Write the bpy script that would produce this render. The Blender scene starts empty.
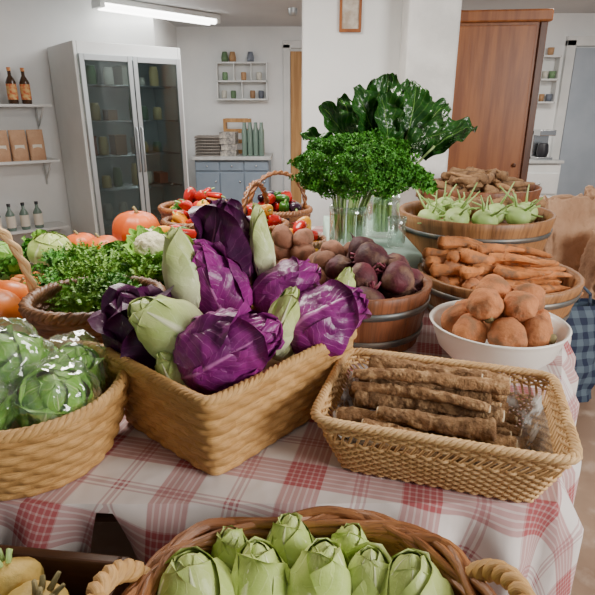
import bpy, math, random, bmesh
from math import pi, sin, cos, radians
from mathutils import Vector, Matrix, noise, Quaternion
S=bpy.context.scene; C=S.collection
R=random.Random(7)
# ------------------------------------------------------------ materials
class NT:
    def __init__(s,name):
        s.m=bpy.data.materials.new(name); s.m.use_nodes=True; s.t=s.m.node_tree
        s.b=s.t.nodes['Principled BSDF']; s.out=s.t.nodes['Material Output']
    def n(s,ty,**k):
        x=s.t.nodes.new(ty)
        for a,b in k.items(): setattr(x,a,b)
        return x
    def l(s,a,b): s.t.links.new(a,b)
    def val(s,sock,v):
        if isinstance(v,bpy.types.NodeSocket): s.l(v,sock)
        else: sock.default_value=v
    def math(s,op,a,b=None,c=None):
        x=s.n('ShaderNodeMath',operation=op); s.val(x.inputs[0],a)
        if b is not None: s.val(x.inputs[1],b)
        if c is not None: s.val(x.inputs[2],c)
        return x.outputs[0]
    def mix(s,f,a,b,bt='MIX'):
        x=s.n('ShaderNodeMix',data_type='RGBA',blend_type=bt); s.val(x.inputs[0],f)
        for i,c in ((6,a),(7,b)):
            if isinstance(c,tuple): x.inputs[i].default_value=(*c,1) if len(c)==3 else c
            else: s.l(c,x.inputs[i])
        return x.outputs[2]
    def coord(s,kind='Object',sc=(1,1,1)):
        tc=s.n('ShaderNodeTexCoord'); mp=s.n('ShaderNodeMapping'); mp.inputs['Scale'].default_value=sc
        s.l(tc.outputs[kind],mp.inputs[0]); return mp.outputs[0]
    def noise(s,co,scale,detail=4,rough=.55,dist=0):
        x=s.n('ShaderNodeTexNoise'); s.l(co,x.inputs['Vector']); x.inputs['Scale'].default_value=scale
        x.inputs['Detail'].default_value=detail; x.inputs['Roughness'].default_value=rough; x.inputs['Distortion'].default_value=dist
        return x.outputs[0]
    def mr(s,v,a,b,c=0,d=1):
        x=s.n('ShaderNodeMapRange'); s.l(v,x.inputs[0])
        for i,q in enumerate((a,b,c,d)): x.inputs[1+i].default_value=q
        return x.outputs[0]
    def bump(s,h,st,dist=.01):
        x=s.n('ShaderNodeBump'); s.l(h,x.inputs['Height']); x.inputs['Strength'].default_value=st; x.inputs['Distance'].default_value=dist
        s.l(x.outputs[0],s.b.inputs['Normal'])
    def base(s,c,rand=0):
        if rand:
            oi=s.n('ShaderNodeObjectInfo'); hs=s.n('ShaderNodeHueSaturation')
            s.l(s.mr(oi.outputs['Random'],0,1,1-rand,1+rand),hs.inputs['Value']); 
            if isinstance(c,tuple): hs.inputs['Color'].default_value=(*c,1)
            else: s.l(c,hs.inputs['Color'])
            c=hs.outputs[0]
        if isinstance(c,tuple): s.b.inputs['Base Color'].default_value=(*c,1)
        else: s.l(c,s.b.inputs['Base Color'])
def M(name,c1,c2=None,scale=8,rough=.6,bump=0,bs=None,c3=None,metal=0,rand=0,st=(1,1,1),coat=0,sss=0,kind='Object',lo=.38,hi=.62,spec=.4,s3=3,detail=4,bd=.01,l3=.52,h3=.68):
    t=NT(name); b=t.b
    co=t.coord(kind,st)
    if c2:
        c=t.mix(t.mr(t.noise(co,scale,detail),lo,hi),c1,c2)
        if c3: c=t.mix(t.mr(t.noise(co,scale*s3,5),l3,h3),c,c3)
    else: c=c1
    t.base(c,rand)
    b.inputs['Roughness'].default_value=rough; b.inputs['Metallic'].default_value=metal
    b.inputs['Specular IOR Level'].default_value=spec
    b.inputs['Coat Weight'].default_value=coat
    if sss:
        b.inputs['Subsurface Weight'].default_value=sss; b.inputs['Subsurface Scale'].default_value=.01
    if bump: t.bump(t.noise(co,bs or scale*3,5),bump,bd)
    return t.m
def leafmat(name,c1,c2,vein,N=9,rough=.45,scale=14,rand=.12,mid=.05,vs=.6,bump=.5,warp=.9,tipc=None,vw=.13):
    t=NT(name); tc=t.n('ShaderNodeTexCoord'); sx=t.n('ShaderNodeSeparateXYZ'); t.l(tc.outputs['UV'],sx.inputs[0])
    u=t.math('ABSOLUTE',t.math('MULTIPLY_ADD',sx.outputs[0],2,-1)); v=sx.outputs[1]
    co=t.coord('Object'); ns=t.noise(co,scale,5)
    q=t.math('MULTIPLY',t.math('SUBTRACT',v,t.math('MULTIPLY',t.math('POWER',u,.7),.42)),N)
    q=t.math('ADD',q,t.math('MULTIPLY',ns,warp))
    pp=t.math('PINGPONG',q,.5)
    sv=t.mr(pp,.0,vw,1,0); mv=t.mr(u,mid*.3,mid,1,0)
    vv=t.math('MAXIMUM',t.math('MULTIPLY',sv,vs),mv)
    c=t.mix(t.mr(ns,.35,.65),c1,c2)
    if tipc: c=t.mix(t.mr(v,.1,.75),tipc,c)
    c=t.mix(vv,c,vein)
    t.base(c,rand); t.b.inputs['Roughness'].default_value=rough
    t.b.inputs['Specular IOR Level'].default_value=.4
    h=t.math('SUBTRACT',t.math('MULTIPLY',t.noise(co,scale*4,3),.6),t.math('MULTIPLY',vv,-.5))
    t.bump(h,bump,.005)
    return t.m
def woodmat(name,c1,c2,ax=2,rough=.55,scale=6,rand=0,kind='Object',bump=.2):
    st=[8,8,8]; st[ax]=.7
    return M(name,c1,c2,scale=scale,rough=rough,bump=bump,bs=scale*3,st=tuple(st),rand=rand,kind=kind,bd=.003)
def wickmat(name,c1,c2,c3,rough=.6,bump=.5,dark=.0):
    t=NT(name); co=t.coord('UV',(1.0,1,1))
    sx=t.n('ShaderNodeSeparateXYZ'); t.l(co,sx.inputs[0])
    wn=t.n('ShaderNodeTexWhiteNoise',noise_dimensions='2D')
    cb=t.n('ShaderNodeCombineXYZ'); t.l(t.math('FLOOR',t.math('MULTIPLY',sx.outputs[0],.5)),cb.inputs[0]); t.l(t.math('FLOOR',sx.outputs[1]),cb.inputs[1])
    t.l(cb.outputs[0],wn.inputs['Vector'])
    c=t.mix(wn.outputs['Value'],c1,c2)
    f=t.noise(t.coord('UV',(.8,9,1)),1.6,4); c=t.mix(t.mr(f,.5,.7,0,.75),c,c3)
    t.base(c); t.b.inputs['Roughness'].default_value=rough
    t.bump(f,bump,.004); return t.m
def stavemat(name,c1,c2,c3,rough=.5):
    t=NT(name); co=t.coord('UV'); sx=t.n('ShaderNodeSeparateXYZ'); t.l(co,sx.inputs[0])
    wn=t.n('ShaderNodeTexWhiteNoise',noise_dimensions='1D'); t.l(t.math('FLOOR',sx.outputs[0]),wn.inputs['W'])
    c=t.mix(wn.outputs['Value'],c1,c2); f=t.noise(t.coord('UV',(9,.8,1)),1.3,5)
    c=t.mix(t.mr(f,.45,.7,0,.8),c,c3); t.base(c); t.b.inputs['Roughness'].default_value=rough; t.bump(f,.25,.004); return t.m
def glassmat(name,col=(.9,.95,.95),f=.12,rough=.03,top=.75,bl=.35,haze=0):
    t=NT(name); t.t.nodes.remove(t.b)
    tr=t.n('ShaderNodeBsdfTransparent'); tr.inputs[0].default_value=(*col,1)
    gl=t.n('ShaderNodeBsdfGlossy'); gl.inputs[0].default_value=(1,1,1,1); gl.inputs['Roughness'].default_value=rough
    lw=t.n('ShaderNodeLayerWeight'); lw.inputs[0].default_value=bl
    mx=t.n('ShaderNodeMixShader'); t.l(t.mr(lw.outputs['Facing'],0,1,f,top),mx.inputs[0]); t.l(tr.outputs[0],mx.inputs[1]); t.l(gl.outputs[0],mx.inputs[2])
    o=mx.outputs[0]
    if haze:
        df=t.n('ShaderNodeBsdfDiffuse'); df.inputs[0].default_value=(.85,.88,.88,1)
        m2=t.n('ShaderNodeMixShader'); t.l(t.mr(t.noise(t.coord('Object'),28,4),.5,.68,haze*.3,haze*3),m2.inputs[0]); t.l(o,m2.inputs[1]); t.l(df.outputs[0],m2.inputs[2]); o=m2.outputs[0]
    t.l(o,t.out.inputs[0]); return t.m
def plaid(name):
    t=NT(name); co=t.coord('UV'); sx=t.n('ShaderNodeSeparateXYZ'); t.l(co,sx.inputs[0])
    def masks(x,off):
        p=t.math('FRACT',t.math('ADD',t.math('DIVIDE',x,.215),off))
        wide=t.math('LESS_THAN',p,.33); fine=t.math('GREATER_THAN',t.math('FRACT',t.math('DIVIDE',x,.012)),.30)
        red=t.math('MULTIPLY',wide,t.math('MULTIPLY_ADD',fine,.5,.5))
        l1=t.math('LESS_THAN',t.math('ABSOLUTE',t.math('SUBTRACT',p,.61)),.010); l2=t.math('LESS_THAN',t.math('ABSOLUTE',t.math('SUBTRACT',p,.66)),.018); l3=t.math('LESS_THAN',t.math('ABSOLUTE',t.math('SUBTRACT',p,.71)),.010)
        return red,t.math('MAXIMUM',l1,t.math('MAXIMUM',l2,l3))
    r1,g1=masks(sx.outputs[0],.1); r2,g2=masks(sx.outputs[1],.35)
    f=t.math('SUBTRACT',t.math('MULTIPLY',t.math('ADD',r1,r2),.54),t.math('MULTIPLY',t.math('MULTIPLY',r1,r2),.18)); c=t.mix(f,(.66,.60,.57),(.33,.038,.048))
    g=t.math('MULTIPLY',t.math('ADD',g1,g2),.42); c=t.mix(g,c,(.32,.07,.09))
    t.base(c); t.b.inputs['Roughness'].default_value=.85; t.b.inputs['Specular IOR Level'].default_value=.2
    nz=t.noise(t.coord('Object'),5,3); t.bump(nz,.6,.03); return t.m

# ------------------------------------------------------------ geometry
class G:
    def __init__(s): s.v=[];s.f=[];s.uv=[]
    def add(s,v,f,uv=None,Mx=None):
        o=len(s.v)
        s.v+= [tuple(Mx@Vector(p)) for p in v] if Mx else [tuple(p) for p in v]
        s.f+=[tuple(i+o for i in q) for q in f]; s.uv+= uv if uv else [(0.3,0.5)]*len(v); return s
    def grid(s,fn,nu,nv,us=1,vs=1,Mx=None,flip=False):
        v=[fn(i/nu,j/nv) for j in range(nv+1) for i in range(nu+1)]
        uv=[(i/nu*us,j/nv*vs) for j in range(nv+1) for i in range(nu+1)]
        w=nu+1; f=[]
        for j in range(nv):
            for i in range(nu):
                q=(j*w+i,j*w+i+1,(j+1)*w+i+1,(j+1)*w+i); f.append(q[::-1] if flip else q)
        return s.add(v,f,uv,Mx)
    def tube(s,pts,rad,n=8,caps=True,us=1):
        P=[Vector(p) for p in pts]; N=len(P); r=rad if isinstance(rad,(list,tuple)) else [rad]*N
        up=None; v=[];uv=[];L=0
        for i in range(N):
            t=(P[min(i+1,N-1)]-P[max(i-1,0)])
            t=t.normalized() if t.length>1e-9 else Vector((0,0,1))
            if up is None:
                a=Vector((0,0,1)) if abs(t.z)<.9 else Vector((1,0,0)); up=(a-t*a.dot(t)).normalized()
            else: up=(up-t*up.dot(t)).normalized()
            sd=t.cross(up)
            if i: L+=(P[i]-P[i-1]).length
            for k in range(n+1):
                a=2*pi*k/n; v.append(P[i]+(up*cos(a)+sd*sin(a))*r[i]); uv.append((L*30*us,k/n))
        w=n+1; f=[(i*w+k,i*w+k+1,(i+1)*w+k+1,(i+1)*w+k) for i in range(N-1) for k in range(n)]
        if caps: f+= [tuple(range(n))[::-1], tuple((N-1)*w+k for k in range(n))]
        return s.add(v,f,uv)
    def box(s,c,d,Mx=None):
        x,y,z=c; a,b,e=d[0]/2,d[1]/2,d[2]/2
        v=[(x+i*a,y+j*b,z+k*e) for k in(-1,1) for j in(-1,1) for i in(-1,1)]
        f=[(0,2,3,1),(4,5,7,6),(0,1,5,4),(2,6,7,3),(0,4,6,2),(1,3,7,5)]
        uv=[(p[0]+p[1],p[2]) for p in v]
        return s.add(v,f,uv,Mx)
    def lathe(s,prof,n=24,fn=None,us=1,vs=1,Mx=None):
        K=len(prof)-1
        def g(u,v):
            j=round(v*K); r,z=prof[j]; a=2*pi*u
            if fn: r,z=fn(r,z,a,v)
            return (r*cos(a),r*sin(a),z)
        return s.grid(g,n,K,us,vs,Mx)
def setp(o,label=None,cat=None,group=None,kind=None):
    if label:o['label']=label
    if cat:o['category']=cat
    if group:o['group']=group
    if kind:o['kind']=kind
    return o
def mk(name,g,mat,loc=(0,0,0),rz=0,parent=None,smooth=True,bevel=0,**k):
    me=bpy.data.meshes.new(name); me.from_pydata(g.v,[],g.f)
    uvl=me.uv_layers.new(name='UVMap'); li=[0]*len(me.loops); me.loops.foreach_get('vertex_index',li)
    fl=[]; 
    for i in li: fl+=g.uv[i]
    uvl.data.foreach_set('uv',fl); me.validate()
    o=bpy.data.objects.new(name,me); C.objects.link(o); o.location=loc; o.rotation_euler=(0,0,rz)
    me.materials.append(mat)
    if smooth: me.polygons.foreach_set('use_smooth',[True]*len(me.polygons))
    if bevel:
        b=o.modifiers.new('b','BEVEL'); b.width=bevel; b.segments=2; b.limit_method='ANGLE'
    if parent: o.parent=parent
    return setp(o,**k)
def bx(name,c,d,mat,bevel=.004,**k):
    g=G().box((0,0,0),d); return mk(name,g,mat,loc=c,smooth=False,bevel=bevel,**k)
def empty(name,loc,rz=0,**k):
    o=bpy.data.objects.new(name,None); C.objects.link(o); o.location=loc; o.rotation_euler=(0,0,rz); o.empty_display_size=.05
    return setp(o,**k)
KIDS={}
def dup(o,parent=None):
    n=o.copy(); C.objects.link(n)
    if parent: n.parent=parent
    for c in list(KIDS.get(o.name,[])): dup(c,n)
    return n
def reg(o,*kids): KIDS[o.name]=list(kids); return o
def place(o,loc,axis=(0,0,1),roll=0,sc=1):
    o.rotation_mode='QUATERNION'; o.location=loc
    o.rotation_quaternion=Vector(axis).normalized().to_track_quat('Z','Y')@Quaternion((0,0,1),roll)
    o.scale=(sc,sc,sc) if not isinstance(sc,tuple) else sc
    return o
class Pool:
    """first use returns the prototype, later uses copies"""
    def __init__(s,protos): s.p=protos; s.used=set(); s.i=0
    def get(s,k=None):
        k=s.i%len(s.p) if k is None else k; s.i+=1
        if k in s.used: return dup(s.p[k])
        s.used.add(k); return s.p[k]
def perim(a,b,n,N):
    D=3000; pts=[]
    for i in range(D+1):
        t=2*pi*i/D; c,s_=cos(t),sin(t)
        pts.append((a*math.copysign(abs(c)**(2/n),c), b*math.copysign(abs(s_)**(2/n),s_)))
    cum=[0]
    for i in range(D): cum.append(cum[-1]+math.dist(pts[i],pts[i+1]))
    L=cum[-1]; out=[]; j=0
    for k in range(N):
        q=L*k/N
        while cum[j+1]<q: j+=1
        f=(q-cum[j])/max(cum[j+1]-cum[j],1e-9)
        out.append((pts[j][0]+(pts[j+1][0]-pts[j][0])*f, pts[j][1]+(pts[j+1][1]-pts[j][1])*f))
    nr=[]
    for k in range(N):
        p,q=out[k-2],out[(k+2)%N]; dx,dy=q[0]-p[0],q[1]-p[1]; l=math.hypot(dx,dy) or 1
        nr.append((dy/l,-dx/l))
    out.append(out[0]); nr.append(nr[0]); return out,nr,L
def basket(name,loc,rz,a,b,h,mat,n=2.0,taper=.8,rowh=.02,pitch=.035,amp=.006,th=.012,rim_r=.009,strands=3,floor=None,rimmat=None,bulge=0,spp=6,chev=0,rods=0,lowk=.10,**k):
    pp,nn,L=perim(a,b,n,8); st=max(8,int(round(L/pitch/2))*2); N=st*spp
    P,NN,L=perim(a,b,n,N); rows=max(3,int(round(h/rowh))); V=rows*5
    g=G()
    def sc(z): q=z/h; return taper+(1-taper)*q+bulge*sin(pi*q)
    def wall(sign,off,j0):
        def fn(u,v):
            i=int(round(u*N)); j=j0+v*(V-j0); z=h*j/V; row=min(int(j/5+1e-6),rows-1); fr=min(j/5-row,1)
            sk=chev*(fr-.5)*(1 if row%2 else -1)
            w_=.5+.5*sign*cos(pi*(i/spp+row+sk)); w_=w_*w_*(3-2*w_)
            d=off+sign*amp*abs(sin(pi*fr))**.5*(lowk+(1-lowk)*w_)
            s=sc(z); return (P[i][0]*s+NN[i][0]*d, P[i][1]*s+NN[i][1]*d, z)
        g.grid(fn,N,V-j0,us=st,vs=rows,flip=(sign<0))
    wall(1,0,0)
    fz=floor if floor is not None else .01
    j0=int(fz/h*V); wall(-1,-th,j0)
    s0=taper; g.add([(P[i][0]*s0,P[i][1]*s0,.001) for i in range(N)],[tuple(range(N))[::-1]],[(P[i][0]*30,P[i][1]*50) for i in range(N)])
    s1=sc(fz); g.add([(P[i][0]*s1-NN[i][0]*th*.3,P[i][1]*s1-NN[i][1]*th*.3,fz) for i in range(N)],[tuple(range(N))],[(P[i][0]*30,P[i][1]*50) for i in range(N)])
    o=mk(name,g,mat,loc,rz,**k)
    g=G(); tw=int(L/.05)
    if rods:
        rr=random.Random(5)
        for q in range(rods):
            f1,f2,p1,p2=rr.randint(3,7),rr.randint(3,8),rr.uniform(0,6),rr.uniform(0,6); pts=[]
            r_=rim_r*rr.uniform(.7,1.15); Np=N//3
            for i in range(Np+1):
                i2=(i*3)%N; t=2*pi*i/Np
                d=-th/2+rim_r*1.8*sin(f1*t+p1); z=h+rim_r*.3+rim_r*1.6*sin(f2*t+p2)-.0
                pts.append((P[i2][0]+NN[i2][0]*d,P[i2][1]+NN[i2][1]*d,z))
            g.tube(pts,r_,7,caps=False)
    else:
      for q in range(strands):
        pts=[];Np=N//2
        for i in range(Np+1):
            i2=(i*2)%N; ph=2*pi*q/strands+2*pi*tw*i/Np
            d=-th/2+rim_r*.9*cos(ph); z=h+rim_r*.3+rim_r*.9*sin(ph)
            pts.append((P[i2][0]+NN[i2][0]*d,P[i2][1]+NN[i2][1]*d,z))
        g.tube(pts,rim_r,6,caps=False)
    r=mk('basket_rim',g,rimmat or mat,parent=o)
    reg(o,r); return o
def openweave(name,loc,rz,a,b,h,mat,n=9,taper=.8,rowh=.009,pitch=.02,r=.0032,rim_r=.006,gap=(.35,.55),**k):
    """wicker tray from real rods: upright stakes, horizontal strands woven around them, an open band with slanted stakes"""
    pp,nn,L=perim(a,b,n,8); st=max(8,int(round(L/pitch/2))*2); spp=4; N=st*spp
    P,NN,L=perim(a,b,n,N); g=G()
    def pos(i,z,d): s=taper+(1-taper)*z/h; i%=N; return (P[i][0]*s+NN[i][0]*d,P[i][1]*s+NN[i][1]*d,z)
    rows=int(h/rowh)
    for q in range(rows):
        z=.004+(h-.006)*q/(rows-1)
        if gap[0]<z/h<gap[1]: continue
        g.tube([pos(i,z,r*1.25*cos(pi*(i/spp+q))) for i in range(N+1)],r*1.2,6,caps=False)
    for q in range(st):
        i=q*spp; sh=spp
        z0,z1=gap[0]*h,gap[1]*h
        g.tube([pos(i,0.003,0),pos(i,z0-.004,0),pos(i+sh//2*1,(z0+z1)/2,0),pos(i+sh,z1+.004,0),pos(i+sh,h+.003,0)],r*1.05,5)
    s0=taper; z=.006
    g.add([(P[i][0]*s0,P[i][1]*s0,z) for i in range(N)],[tuple(range(N))],[(P[i][0]*30,P[i][1]*60) for i in range(N)])
    g.add([(P[i][0]*s0,P[i][1]*s0,.001) for i in range(N)],[tuple(range(N))[::-1]],[(P[i][0]*30,P[i][1]*60) for i in range(N)])
    o=mk(name,g,mat,loc,rz,**k)
    g=G(); tw=int(L/.045)
    for q in range(4):
        pts=[];Np=N//2
        for i in range(Np+1):
            i2=(i*2)%N; ph=pi/2*q+2*pi*tw*i/Np
            d=rim_r*1.1*cos(ph); zz=h+rim_r*.6+rim_r*.9*sin(ph); pts.append((P[i2][0]+NN[i2][0]*d,P[i2][1]+NN[i2][1]*d,zz))
        g.tube(pts,rim_r*.8,6,caps=False)
    reg(o,mk('basket_rim',g,mat,parent=o)); return o
def handle_arc(parent,p0,p1,height,r,mat,name='basket_handle',twist=True,lean=(0,0),tw=7):
    g=G(); p0=Vector(p0);p1=Vector(p1)
    for q in range(2 if twist else 1):
        pts=[]
        for i in range(57):
            t=i/56; b=p0.lerp(p1,.5-.5*cos(pi*t)); z=sin(pi*t)**.85*height
            ph=q*pi+2*pi*tw*t; l=Vector((lean[0]*sin(pi*t),lean[1]*sin(pi*t),z))
            pts.append(b+l+(Vector((cos(ph)*r*.8,sin(ph)*r*.5,sin(ph)*r*.6)) if twist else Vector((0,0,0))))
        g.tube(pts,r,7)
    h=mk(name,g,mat,parent=parent); KIDS.setdefault(parent.name,[]).append(h); return h
def ico(r,sub=3):
    bm=bmesh.new(); bmesh.ops.create_icosphere(bm,subdivisions=sub,radius=r)
    v=[x.co.copy() for x in bm.verts]; f=[tuple(q.index for q in p.verts) for p in bm.faces]; bm.free(); return v,f
def nz(p,f,seed=0): return noise.noise(Vector((p[0]*f+seed*7.3,p[1]*f-seed*3.1,p[2]*f+seed)))
def blob(r,amp=.1,fr=1.6,sq=(1,1,1),sub=3,seed=0,amp2=.02,amp3=0):
    v,f=ico(1,sub); o=[]
    for p in v:
        d=1+amp*nz(p,fr,seed)+amp2*nz(p,fr*4,seed+3)+(amp3*nz(p,fr*9,seed+6) if amp3 else 0); o.append((p.x*d*r*sq[0],p.y*d*r*sq[1],p.z*d*r*sq[2]))
    return G().add(o,f,[(p.x,p.y) for p in v])
def root(L,r,seed=0,bend=.03,tip=.2,bulb=0,ns=18,n=10,amp=.12,fr=14,blunt=0):
    rr=random.Random(seed); a=rr.uniform(0,6.28); bx_,by_=cos(a)*bend,sin(a)*bend; b2=rr.uniform(-.5,.5)*bend
    pts=[];rad=[]
    for i in range(ns+1):
        t=i/ns; pts.append((bx_*sin(pi*t)+b2*sin(2*pi*t),by_*sin(pi*t)+b2*sin(3*t),L*(t-.5)))
        e=min(1,(t/.05))**.5*(min(1,(1-t)/.06)**.5 if t<1 else 0)
        if blunt: e=1 if t>.02 else .85
        if blunt and t>.97: e=.85
        q=(1-t)+tip*t + bulb*sin(pi*t)
        rad.append(max(.0006,r*q*e*(1+amp*1.8*noise.noise(Vector((t*7,seed,0)))+amp*noise.noise(Vector((t*23,seed,2))))))
    g=G().tube(pts,rad,n); out=[]
    for i,p in enumerate(g.v):
        c=Vector(pts[min(ns,i//(n+1))]); p=Vector(p); d=p-c
        out.append(tuple(p+Vector((d.x,d.y,0))*amp*2.6*nz((d.x*6,d.y*6,p.z*1.2),fr,seed)))
    g.v=out
    return g
def cabbage(r,L,seed=0,leaves=9,crk=.0025,flare=.02,w=1.25,pt=.8,cf=30,rib=.0008,ex=.62,smin=.74,tipw=4,step=.022):
    rr=random.Random(seed); g=G()
    def Rf(s): return r*max(0,sin(pi*min(1,max(0,s))**pt))**ex*(1-.22*s)
    g.grid(lambda u,v:(Rf(v)*.95*cos(2*pi*u),Rf(v)*.95*sin(2*pi*u),L*(v-.42)),24,16)
    for i in range(leaves):
        ph=i*2.4+rr.uniform(-.3,.3); k=.97+step*i+rr.uniform(0,.02)*step/.022; smax=rr.uniform(.94,1.0) if i<leaves-3 else rr.uniform(smin,.97); ww=w*rr.uniform(.85,1.1); sd=rr.random()*50
        fl=flare*rr.uniform(.3,1.2)*(i/leaves+.25)
        def fn(u,v):
            a=2*u-1; s=.01+smax*v; sh=max(0,1-v**tipw)**.6*(.55+.45*min(1,v*3.5))
            an=ph+a*ww*sh; e=abs(a)**3
            rad=Rf(s)*k+.002+fl*(e*v*.9+max(0,v-.7)**2*9*.5)
            p=Vector((rad*cos(an),rad*sin(an),L*(s-.42)))
            d=crk*nz(p,cf,sd)*2+crk*.9*nz(p,cf*2.1,sd)+ (abs(sin((v-.42*abs(a)**.7)*8*pi))-.5)*rib*min(1,abs(a)*3)
            d+=.0035*e*sin(v*16+sd)*min(1,flare/.01)
            d+=.003*(1-v)*max(0,1-abs(a)/.12)
            o=Vector((cos(an),sin(an),.15)); return tuple(p+o*d)
        g.grid(fn,24,30)
    return g
def blade(g,p0,d,nrm,L,W,curl=.3,ruf=.01,seed=0,cup=.3,nu=8,nv=10,shape=.7,fr=18,crk=0):
    p0=Vector(p0); d=Vector(d).normalized(); nrm=Vector(nrm); nrm=(nrm-d*nrm.dot(d)).normalized(); sd=d.cross(nrm)
    def fn(u,v):
        a=2*u-1; w=W*max(.03,sin(pi*(v*.92+.05)))**shape
        th=curl*v; 
        c=p0+d*L*(sin(th)/max(curl,1e-4) if curl>1e-3 else v)-nrm*L*((1-cos(th))/max(curl,1e-4) if curl>1e-3 else 0)
        n2=(nrm*cos(th)+d*sin(th))
        q=ruf*(sin(v*fr+seed+a*2)*abs(a)**1.3+.6*nz((a*2,v*4,seed),1.7))
        if crk: q+=crk*nz((a*4,v*11,seed),1.6)+crk*.5*abs(sin((v-.4*abs(a))*20))*min(1,abs(a)*2)
        return tuple(c+sd*a*w+n2*(cup*a*a*w+q))
    return g.grid(fn,nu,nv)
def lettuce(size,n=14,seed=0,ruf=.016,up=.35):
    rr=random.Random(seed); g=G()
    for i in range(n):
        an=i*2.4+rr.uniform(-.2,.2); el=radians(85-70*(i/n)**1.0); d=Vector((cos(an)*cos(el),sin(an)*cos(el),sin(el)))
        nrm=Vector((cos(an)*-sin(el),sin(an)*-sin(el),cos(el)))*-1
        blade(g,(0,0,0),d,nrm,size*rr.uniform(.8,1.1),size*rr.uniform(.34,.45),curl=-.0+up*rr.uniform(.4,1.6),ruf=ruf,seed=rr.random()*9,cup=-.25,nu=10,nv=10,shape=.5,fr=24)
    return g
def fluff(n,rad,size,seed=0,low=-.2,shell=.35,lump=.16,lf=2.6):
    rr=random.Random(seed); g=G()
    for i in range(n):
        z=rr.uniform(low,1); an=rr.uniform(0,2*pi); q=math.sqrt(max(0,1-z*z)); k=1-shell*rr.random()**1.5
        o=Vector((q*cos(an),q*sin(an),z)); k*=1+lump*nz(o,lf,seed)
        p=Vector((o.x*rad[0],o.y*rad[1],o.z*rad[2]))*k
        nn=(o+Vector((rr.uniform(-1,1),rr.uniform(-1,1),rr.uniform(-.6,1)))*.75).normalized()
        t=nn.orthogonal().normalized(); b=nn.cross(t); s=size*rr.uniform(.6,1.25); m=8
        v=[p-nn*s*.3]+[p+(t*cos(2*pi*j/m)+b*sin(2*pi*j/m))*s*(1.0 if j%2 else .4)*rr.uniform(.8,1.2)+nn*s*rr.uniform(-.55,.65) for j in range(m)]
        g.add(v,[(0,j+1,(j+1)%m+1) for j in range(m)],[(.3,.4)]+[(.3+.02*j,.6) for j in range(m)])
    return g
def feather(n,rad,L,seed=0):
    """feathery herb: curved sprigs with little leaflets"""
    rr=random.Random(seed); g=G()
    for i in range(n):
        an=rr.uniform(0,6.28); el=rr.uniform(.1,1.45); d=Vector((cos(an)*cos(el),sin(an)*cos(el),sin(el))).normalized()
        b=Vector((rr.uniform(-1,1)*rad*.5,rr.uniform(-1,1)*rad*.5,rr.uniform(-.01,.01))); l=L*rr.uniform(.7,1.15)
        dr=rr.uniform(.2,.7); pts=[b+d*l*t+Vector((0,0,-dr*l*t*t*.6)) for t in (0,.25,.5,.75,1)]
        g.tube(pts,[.0018,.0016,.0013,.001,.0006],4,caps=False)
        sd=d.orthogonal().normalized()
        for t in (.35,.48,.6,.7,.8,.9,1.0):
            c=b+d*l*t+Vector((0,0,-dr*l*t*t*.6))
            for sg in (-1,1):
                q=(sd*sg*rr.uniform(.6,1.1)+d*.5+Vector((rr.uniform(-.4,.4),rr.uniform(-.4,.4),rr.uniform(-.2,.5)))).normalized(); s=.017*(1.25-t*.6); w=q.cross(d).normalized()*s*.4+d*s*.15
                g.add([c,c+q*s*.5+w,c+q*s*1.1+Vector((0,0,-.003)),c+q*s*.6-w],[(0,1,2),(0,2,3)])
    return g
# ------------------------------------------------------------ material set
m_wall=M('wall_paint',(.82,.83,.82),(.74,.76,.76),scale=1.5,rough=.8,bump=.08,bs=30)
m_pil=M('pillar_plaster',(.88,.88,.86),(.74,.74,.72),scale=5,rough=.85,bump=.5,bs=9,bd=.03)
m_ceil=M('ceiling_paint',(.60,.61,.62),(.53,.54,.56),scale=1,rough=.9)
m_floor=M('concrete_floor',(.40,.26,.17),(.28,.175,.115),scale=2.5,rough=.6,bump=.15,c3=(.48,.35,.26),kind='Object')
m_white=M('white_enamel',(.74,.76,.74),(.68,.70,.68),scale=2,rough=.35)
m_whitep=M('white_painted_wood',(.72,.73,.72),(.64,.66,.65),scale=4,rough=.5)
m_grey=M('grey_metal',(.42,.45,.46),rough=.35,metal=.7)
m_dark=M('dark_plastic',(.02,.02,.025),rough=.4)
m_fin=M('fridge_interior',(.46,.50,.49),(.38,.42,.42),scale=3,rough=.5)
m_glassd=glassmat('fridge_glass',(.58,.63,.63),.03,.03,.22)
m_glass=glassmat('clear_glass',(.93,.97,.95),.10)
m_film=glassmat('clear_film',(.985,.99,.99),.06,.10,.50,.4,haze=.035)
m_ward=woodmat('wardrobe_wood',(.36,.125,.032),(.23,.070,.018),2,rough=.4,scale=2.5)
m_wardd=woodmat('wardrobe_dark_wood',(.13,.045,.018),(.08,.028,.012),2,rough=.4)
m_oak=woodmat('ochre_wood',(.52,.29,.11),(.38,.19,.065),2,scale=3)
m_blue=M('blue_grey_paint',(.24,.30,.37),(.20,.26,.33),scale=3,rough=.5)
m_top=M('worktop_laminate',(.55,.56,.55),(.45,.46,.45),scale=12,rough=.4)
m_doorg=M('grey_blue_door_paint',(.38,.43,.49),(.33,.38,.44),scale=3,rough=.5)
m_kraft=M('kraft_paper',(.58,.36,.22),(.46,.26,.15),scale=6,rough=.75,bump=.9,bs=7,bd=.05)
m_plaid=plaid('red_plaid_cloth')
m_mint=M('pale_green_cloth',(.46,.62,.52),(.38,.54,.45),scale=5,rough=.85,bump=.3,bs=9,bd=.02)
m_table=woodmat('table_wood',(.16,.09,.05),(.10,.055,.03),0)
m_sea=wickmat('seagrass',(.60,.335,.115),(.46,.24,.072),(.24,.11,.03))
m_sea2=wickmat('seagrass_rim',(.60,.35,.13),(.48,.26,.08),(.34,.17,.05))
m_wil=wickmat('pale_willow',(.78,.51,.24),(.60,.36,.15),(.38,.20,.075))
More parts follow.
